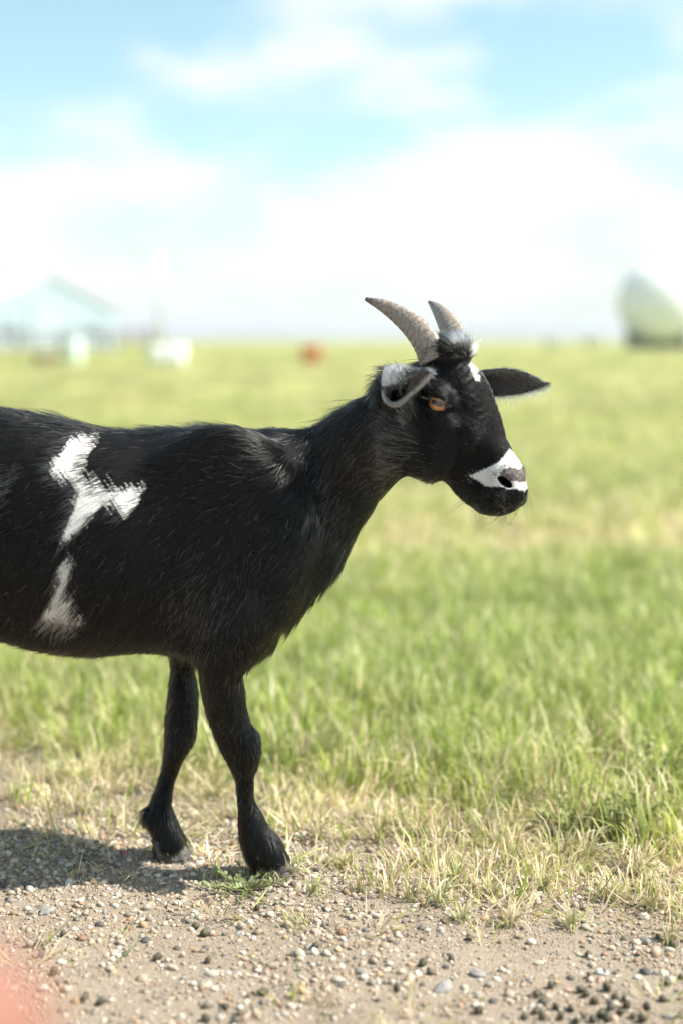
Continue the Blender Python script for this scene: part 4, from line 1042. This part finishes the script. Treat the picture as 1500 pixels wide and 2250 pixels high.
# goat droppings
m_drop = noise_mat('dropping', (.045, .038, .022), (.095, .085, .050), 2.0, .55, .2, 6)
dm = []
for i in range(4):
    me = stone_mesh('goat_dropping', 820 + i, 2, .92, .07); me.materials.append(m_drop); dm.append(me)
D6 = [(355, 852), (385, 885), (245, 962), (600, 1050), (1090, 880), (1050, 940), (1072, 962), (1165, 945), (915, 930), (860, 970), (880, 1010), (1110, 1000), (1005, 1035), (940, 1025), (1410, 1000), (1340, 1035), (1250, 1030), (1238, 1002), (1165, 1085), (1100, 1090), (1060, 1070), (880, 1075), (800, 1070), (850, 1045), (960, 1080), (1280, 1075), (1480, 1090), (1490, 900), (1420, 930), (480, 820), (560, 730), (1080, 790), (1390, 720), (1450, 750), (1180, 1040), (1140, 1065), (1220, 1060), (1030, 1100), (1320, 1095), (1200, 1000)]
D5 = [(375, 1005), (445, 1020), (905, 1075), (990, 1030), (1055, 1065), (1155, 970), (170, 765), (280, 720), (695, 815), (915, 825), (860, 670), (900, 700), (1130, 600), (1385, 785), (240, 890)]
DP = [(750 + x / 2, 1700 + y / 2) for x, y in D6] + [(x / 2, 1700 + y / 2) for x, y in D5]
for i, (x, y) in enumerate(DP):
    g = G(x, y); r = .0050 * rng.uniform(.8, 1.2); o = bpy.data.objects.new('goat_dropping', dm[i % 4]); col.objects.link(o); o.scale = (r, r, r)
    o.location = (g[0], g[1], float(ground_z([g[:2]])[0]) + r * .75); o.rotation_euler = (rng.random() * 3, rng.random() * 3, rng.random() * 3)
    tag(o, 'round dark olive brown goat dropping on the gravel', 'dropping', 'goat droppings scattered on the gravel')

# ------------------------------------------------------------------ background
def at(px_, py_, dist): return U(px_, py_, CAM[1] + dist)
m_white = noise_mat('pale_blue_sheet_metal', (.45, .54, .64), (.50, .59, .68), 1.2, .45)
m_roof = noise_mat('pale_roof_metal', (.72, .76, .78), (.78, .81, .82), 1.0, .4)
m_trim = noise_mat('barn_trim', (.30, .38, .44), (.36, .43, .48), 2, .5)
m_glass = noise_mat('dark_opening', (.28, .34, .40), (.34, .40, .45), 1, .3)
# barn: gable end towards the meadow
def barn():
    d = 100.0; pk = at(112, 612, d); lf = at(-45, 686, d); rt = at(266, 684, d); y0 = pk[1]; zb = 0.0; ze = rt[2]; L_ = 18.0
    e = empty('barn', (pk[0], y0, 0))
    x0, x1 = lf[0] - pk[0], rt[0] - pk[0]; zp = pk[2]
    V = [(x0, 0, zb), (x1, 0, zb), (x1, 0, ze), (0, 0, zp), (x0, 0, ze), (x0, L_, zb), (x1, L_, zb), (x1, L_, ze), (0, L_, zp), (x0, L_, ze)]
    F = [(0, 1, 2, 3, 4), (5, 9, 8, 7, 6), (1, 6, 7, 2), (0, 4, 9, 5), (4, 3, 8, 9), (2, 7, 8, 3)]
    mesh_obj('wall', V, F, m_white, e, smooth=False)
    for s, xe in ((-1, x0), (1, x1)):
        ov = .35; dx, dz = xe, ze - zp; ex_, ez_ = xe * (1 + ov / abs(xe)), zp + dz * (1 + ov / abs(xe))
        V = []
        for y in (-.18, L_ + .18):
            V += [(0, y, zp + .03), (ex_, y, ez_ + .03), (ex_, y, ez_ + .12), (0, y, zp + .12)]
        mesh_obj('roof', V, [(0, 1, 2, 3), (4, 7, 6, 5), (0, 4, 5, 1), (1, 5, 6, 2), (2, 6, 7, 3), (3, 7, 4, 0)], m_roof, e, smooth=False)
    for i in range(int((x1 - x0) / .45)):       # ribs of the cladding
        xx = x0 + .2 + i * .45; zt = ze + (zp - ze) * (1 - abs(xx) / (x1 if xx > 0 else -x0)) - .05
        bm = bmesh.new(); box(bm, xx - .03, xx + .03, -.035, -.002, .1, zt); bm_obj('cladding_rib', bm, m_white, e)
    bm = bmesh.new(); box(bm, -1.5, 1.2, -.10, -.037, .05, 2.9); dr = bm_obj('door', bm, m_white, e)
    for (a, b_, c, d_) in ((-1.65, 1.35, 2.9, 3.05), (-1.65, -1.5, .05, 2.9), (1.2, 1.35, .05, 2.9)):
        bm = bmesh.new(); box(bm, a, b_, -.12, -.037, c, d_); bm_obj('door_frame', bm, m_trim, dr)
    for xc in (-3.6, 2.6):
        bm = bmesh.new(); box(bm, xc, xc + 1.0, -.08, -.037, 1.2, 2.1); w_ = bm_obj('window', bm, m_glass, e)
        bm = bmesh.new(); box(bm, xc - .1, xc + 1.1, -.1, -.037, 1.08, 1.19); bm_obj('sill', bm, m_white, w_)
    e.rotation_euler = (0, 0, R(32)); tag(e, 'pale blue metal barn with a shallow gable roof behind the fence', 'barn')
barn()
# pen fence in front of the barn
m_post = noise_mat('weathered_fence_wood', (.20, .145, .115), (.33, .25, .21), 3, .85)
def fence(xa, xb, d, label, h=1.35, step=2.4, rails=(.35, .75, 1.15)):
    A = at(xa, 745, d); B = at(xb, 745, d); n = int((B[0] - A[0]) / step); e = empty('pen_fence', (A[0], A[1], 0)); pmz = None
    for i in range(n + 1):
        x = i * (B[0] - A[0]) / n
        if pmz is None:
            bm = bmesh.new(); box(bm, -.10, .10, -.08, .08, 0, h, .015); o = bm_obj('post', bm, m_post, e); pmz = o.data
        else: o = bpy.data.objects.new('post', pmz); col.objects.link(o); o.parent = e
        o.location = (x, 0, 0)
    for i in range(n):
        for z in rails:
            x0, x1 = i * (B[0] - A[0]) / n + .02, (i + 1) * (B[0] - A[0]) / n - .02
            bm = bmesh.new(); box(bm, x0, x1, -.125, -.082, z - .07, z + .07); bm_obj('rail', bm, m_post, e)
    tag(e, label, 'fence')
fence(-60, 332, 84.0, 'weathered brown post and rail pen fence in front of the barn')
# pale light pole
def pole():
    b_ = at(352, 757, 92.0); e = empty('light_pole', (b_[0], b_[1], 0)); m_ = noise_mat('galvanised_steel', (.56, .58, .58), (.66, .68, .68), 3, .4, metallic=0.3)
    V, F = tube([(0, 0, 0), (0, 0, 3), (0, 0, 6.4)], [.16, .14, .10], 12, (1, 0, 0)); mesh_obj('mast', V, F, m_, e)
    V, F = tube([(0, 0, 6.2), (.5, 0, 6.45), (1.1, 0, 6.5)], [.05, .05, .05], 8); mesh_obj('arm', V, F, m_, e)
    bm = bmesh.new(); box(bm, .95, 1.5, -.12, .12, 6.40, 6.52, .03); bm_obj('lamp_head', bm, m_, e)
    tag(e, 'tall pale steel light pole beside the barn', 'light pole')
pole()
# big white storage tank on saddles
def tank():
    d = 90.0; l = at(1356, 655, d); topz = at(1440, 572, d)[2]; r = (at(1445, 655, d)[0] - l[0]); cz = topz - r; y = l[1]; L_ = 2.6
    e = empty('storage_tank', (l[0] + r, y, 0)); prof = []
    for i in range(13):
        a = math.pi / 2 * i / 12; prof.append((r * math.sin(a) + .001, -r * .75 * math.cos(a)))
    prof += [(r, L_ * .33), (r, L_ * .66), (r, L_)]
    for i in range(1, 13):
        a = math.pi / 2 * i / 12; prof.append((r * math.cos(a) + .001, L_ + r * .75 * math.sin(a)))
    V, F = lathe(prof, 48); V = [(z, x, yv) for x, yv, z in V]
    m_ = noise_mat('white_tank_paint', (.78, .79, .80), (.82, .82, .82), .6, .3)
    o = mesh_obj('shell', V, F, m_, e); o.location = (0, 0, cz)
    mc = noise_mat('saddle_concrete', (.10, .11, .09), (.16, .17, .14), 2, .9)
    for x in (.3, L_ - .3):
        bm = bmesh.new(); box(bm, x - .35, x + .35, -r * .75, r * .75, -.05, max(.3, cz - r * .62), .03); bm_obj('saddle', bm, mc, e)
    V, F = lathe([(.35, 0), (.35, .35), (.42, .36), (.42, .44)], 20); o = mesh_obj('manhole', V, F, m_, e); o.location = (L_ * .4, 0, cz + r - .03)
    V, F = tube([(L_ * .55, 0, cz + r - .05), (L_ * .55, 0, cz + r + .5), (L_ * .55 + .3, 0, cz + r + .6)], [.06] * 3, 8, (0, 1, 0)); mesh_obj('vent_pipe', V, F, m_, e)
    e.rotation_euler = (0, 0, R(80)); tag(e, 'large white storage tank with a domed end beyond the meadow', 'storage tank')
tank()
# buckets and drums out on the grass
def drum(name, label, cat, x, yb, d, r, h, c1, c2, kind='drum', group=None):
    p = G(x, yb) if d is None else at(x, yb, d)
    e = empty(name, (p[0], p[1], 0)); m_ = noise_mat(name + '_paint', c1, c2, 3, .35)
    if kind == 'drum': prof = [(r * .93, 0), (r, .03), (r, h * .32), (r * 1.04, h * .34), (r * 1.04, h * .36), (r, h * .38), (r, h * .63), (r * 1.04, h * .65), (r * 1.04, h * .67), (r, h * .69), (r, h * .97), (r * .95, h)]
    else: prof = [(r * .78, 0), (r * .80, .01), (r * .98, h * .93), (r * 1.07, h * .94), (r * 1.07, h), (r * .95, h), (r * .76, .03)]
    V, F = lathe(prof, 24); mesh_obj('shell', V, F, m_, e)
    if kind == 'drum':
        V, F = lathe([(.03, h - .004), (.03, h + .02)], 10); o = mesh_obj('bung', V, F, m_, e); o.location = (r * .6, 0, 0)
    else:
        hp = [(r * 1.05 * math.cos(a), -.02 - .35 * r * math.sin(a), h * .9 - .8 * r * math.sin(a)) for a in np.linspace(0, math.pi, 12)]
        V, F = tube(hp, [.012] * 12, 6); mesh_obj('handle', V, F, m_roof, e)
    tag(e, label, cat, group)
drum('red_bucket', 'bright coral red feed bucket standing out on the meadow', 'bucket', 686, 799, None, .30, .50, (.86, .20, .13), (.90, .26, .18), 'bucket')
drum('white_drum', 'white plastic drum on the meadow, the smaller of a pair', 'drum', 350, 802, None, .27, .52, (.80, .80, .80), (.84, .84, .83), group='pair of white drums')
drum('white_drum', 'white plastic drum on the meadow, the larger of a pair', 'drum', 386, 804, None, .28, .54, (.80, .80, .80), (.84, .84, .83), group='pair of white drums')
drum('pale_green_barrel', 'tall pale mint barrel on the meadow before the pen fence', 'barrel', 165, 800, None, .22, .70, (.62, .78, .70), (.68, .82, .74))
drum('tan_tub', 'dull tan feed tub on the meadow beside the mint barrel', 'tub', 94, 806, None, .24, .34, (.42, .33, .24), (.48, .38, .28), 'bucket')
drum('cream_tub', 'dull pinkish cream tub between the tan tub and the mint barrel', 'tub', 122, 800, None, .22, .30, (.50, .42, .36), (.56, .47, .40), 'bucket')
drum('white_trough', 'white round trough at the far edge of the meadow near the tank', 'trough', 1212, 766, None, .62, .75, (.76, .76, .75), (.82, .81, .80), 'bucket')
drum('white_trough', 'white wide trough beside the storage tank', 'trough', 1302, 762, None, .95, .85, (.78, .76, .74), (.84, .82, .80), 'bucket')
drum('white_drum', 'white drum standing in front of the storage tank', 'drum', 1496, 764, None, .55, 1.1, (.78, .77, .75), (.84, .83, .80))
# far rise at the end of the plain
def hills():
    m_ = noise_mat('far_woodland', (.05, .075, .04), (.10, .12, .06), .01, .9)
    n = 220; V, F = [], []
    for i in range(n):
        x = -2600 + 5200 * i / (n - 1); h = 14 + 5 * math.sin(i * .11) + 4 * math.sin(i * .37 + 1) + 2.0 * math.sin(i * 1.7)
        V += [(x, 2400, -2), (x, 2420, h * .8), (x, 2600, h), (x, 3300, -2)]
    for i in range(n - 1):
        for k in range(3): F.append((4 * i + k, 4 * i + 4 + k, 4 * i + 5 + k, 4 * i + 1 + k))
    o = mesh_obj('hills', V, F, m_); tag(o, kind='structure')
hills()
# red post made up to give an unexplained red blur near the lens
def blur_post():
    m_ = noise_mat('red_post_paint', (.24, .10, .065), (.30, .13, .09), 14, .6, .3, 60)
    prof = [(.035, 0), (.034, .36)] + [(.034 * math.cos(a), .36 + .034 * math.sin(a)) for a in np.linspace(.1, 1.5, 8)]
    d = .33; c = U(-105, 2085, CAM[1] + d); top = c[2]
    prof = [(.024, 0), (.024, top - .024)] + [(.024 * math.cos(a), top - .024 + .024 * math.sin(a)) for a in np.linspace(.1, 1.5, 8)]
    V, F = lathe(prof, 24); e = empty('red_post', (c[0], c[1], 0)); mesh_obj('shaft', V, F, m_, e)
    V, F = lathe([(.0255, .10), (.027, .102), (.027, .128), (.0255, .13)], 24); mesh_obj('wire_band', V, F, m_trim, e)
    tag(e, 'made-up reddish round topped post added close by to give an unexplained red blur', 'post')
blur_post()

# warm-season haze over the plain
def haze():
    bm = bmesh.new(); box(bm, -4300, 4300, -600, 6300, -3.2, 32); m = bpy.data.materials.new('haze'); m.use_nodes = True; t = m.node_tree; t.nodes.clear()
    v = N(t, 'ShaderNodeVolumePrincipled'); v.inputs['Color'].default_value = (.93, .96, 1.0, 1); v.inputs['Density'].default_value = 0.0007; v.inputs['Anisotropy'].default_value = 0.2
    o = N(t, 'ShaderNodeOutputMaterial'); t.links.new(v.outputs[0], o.inputs['Volume'])
    h = bm_obj('haze', bm, m); tag(h, kind='stuff')
haze()
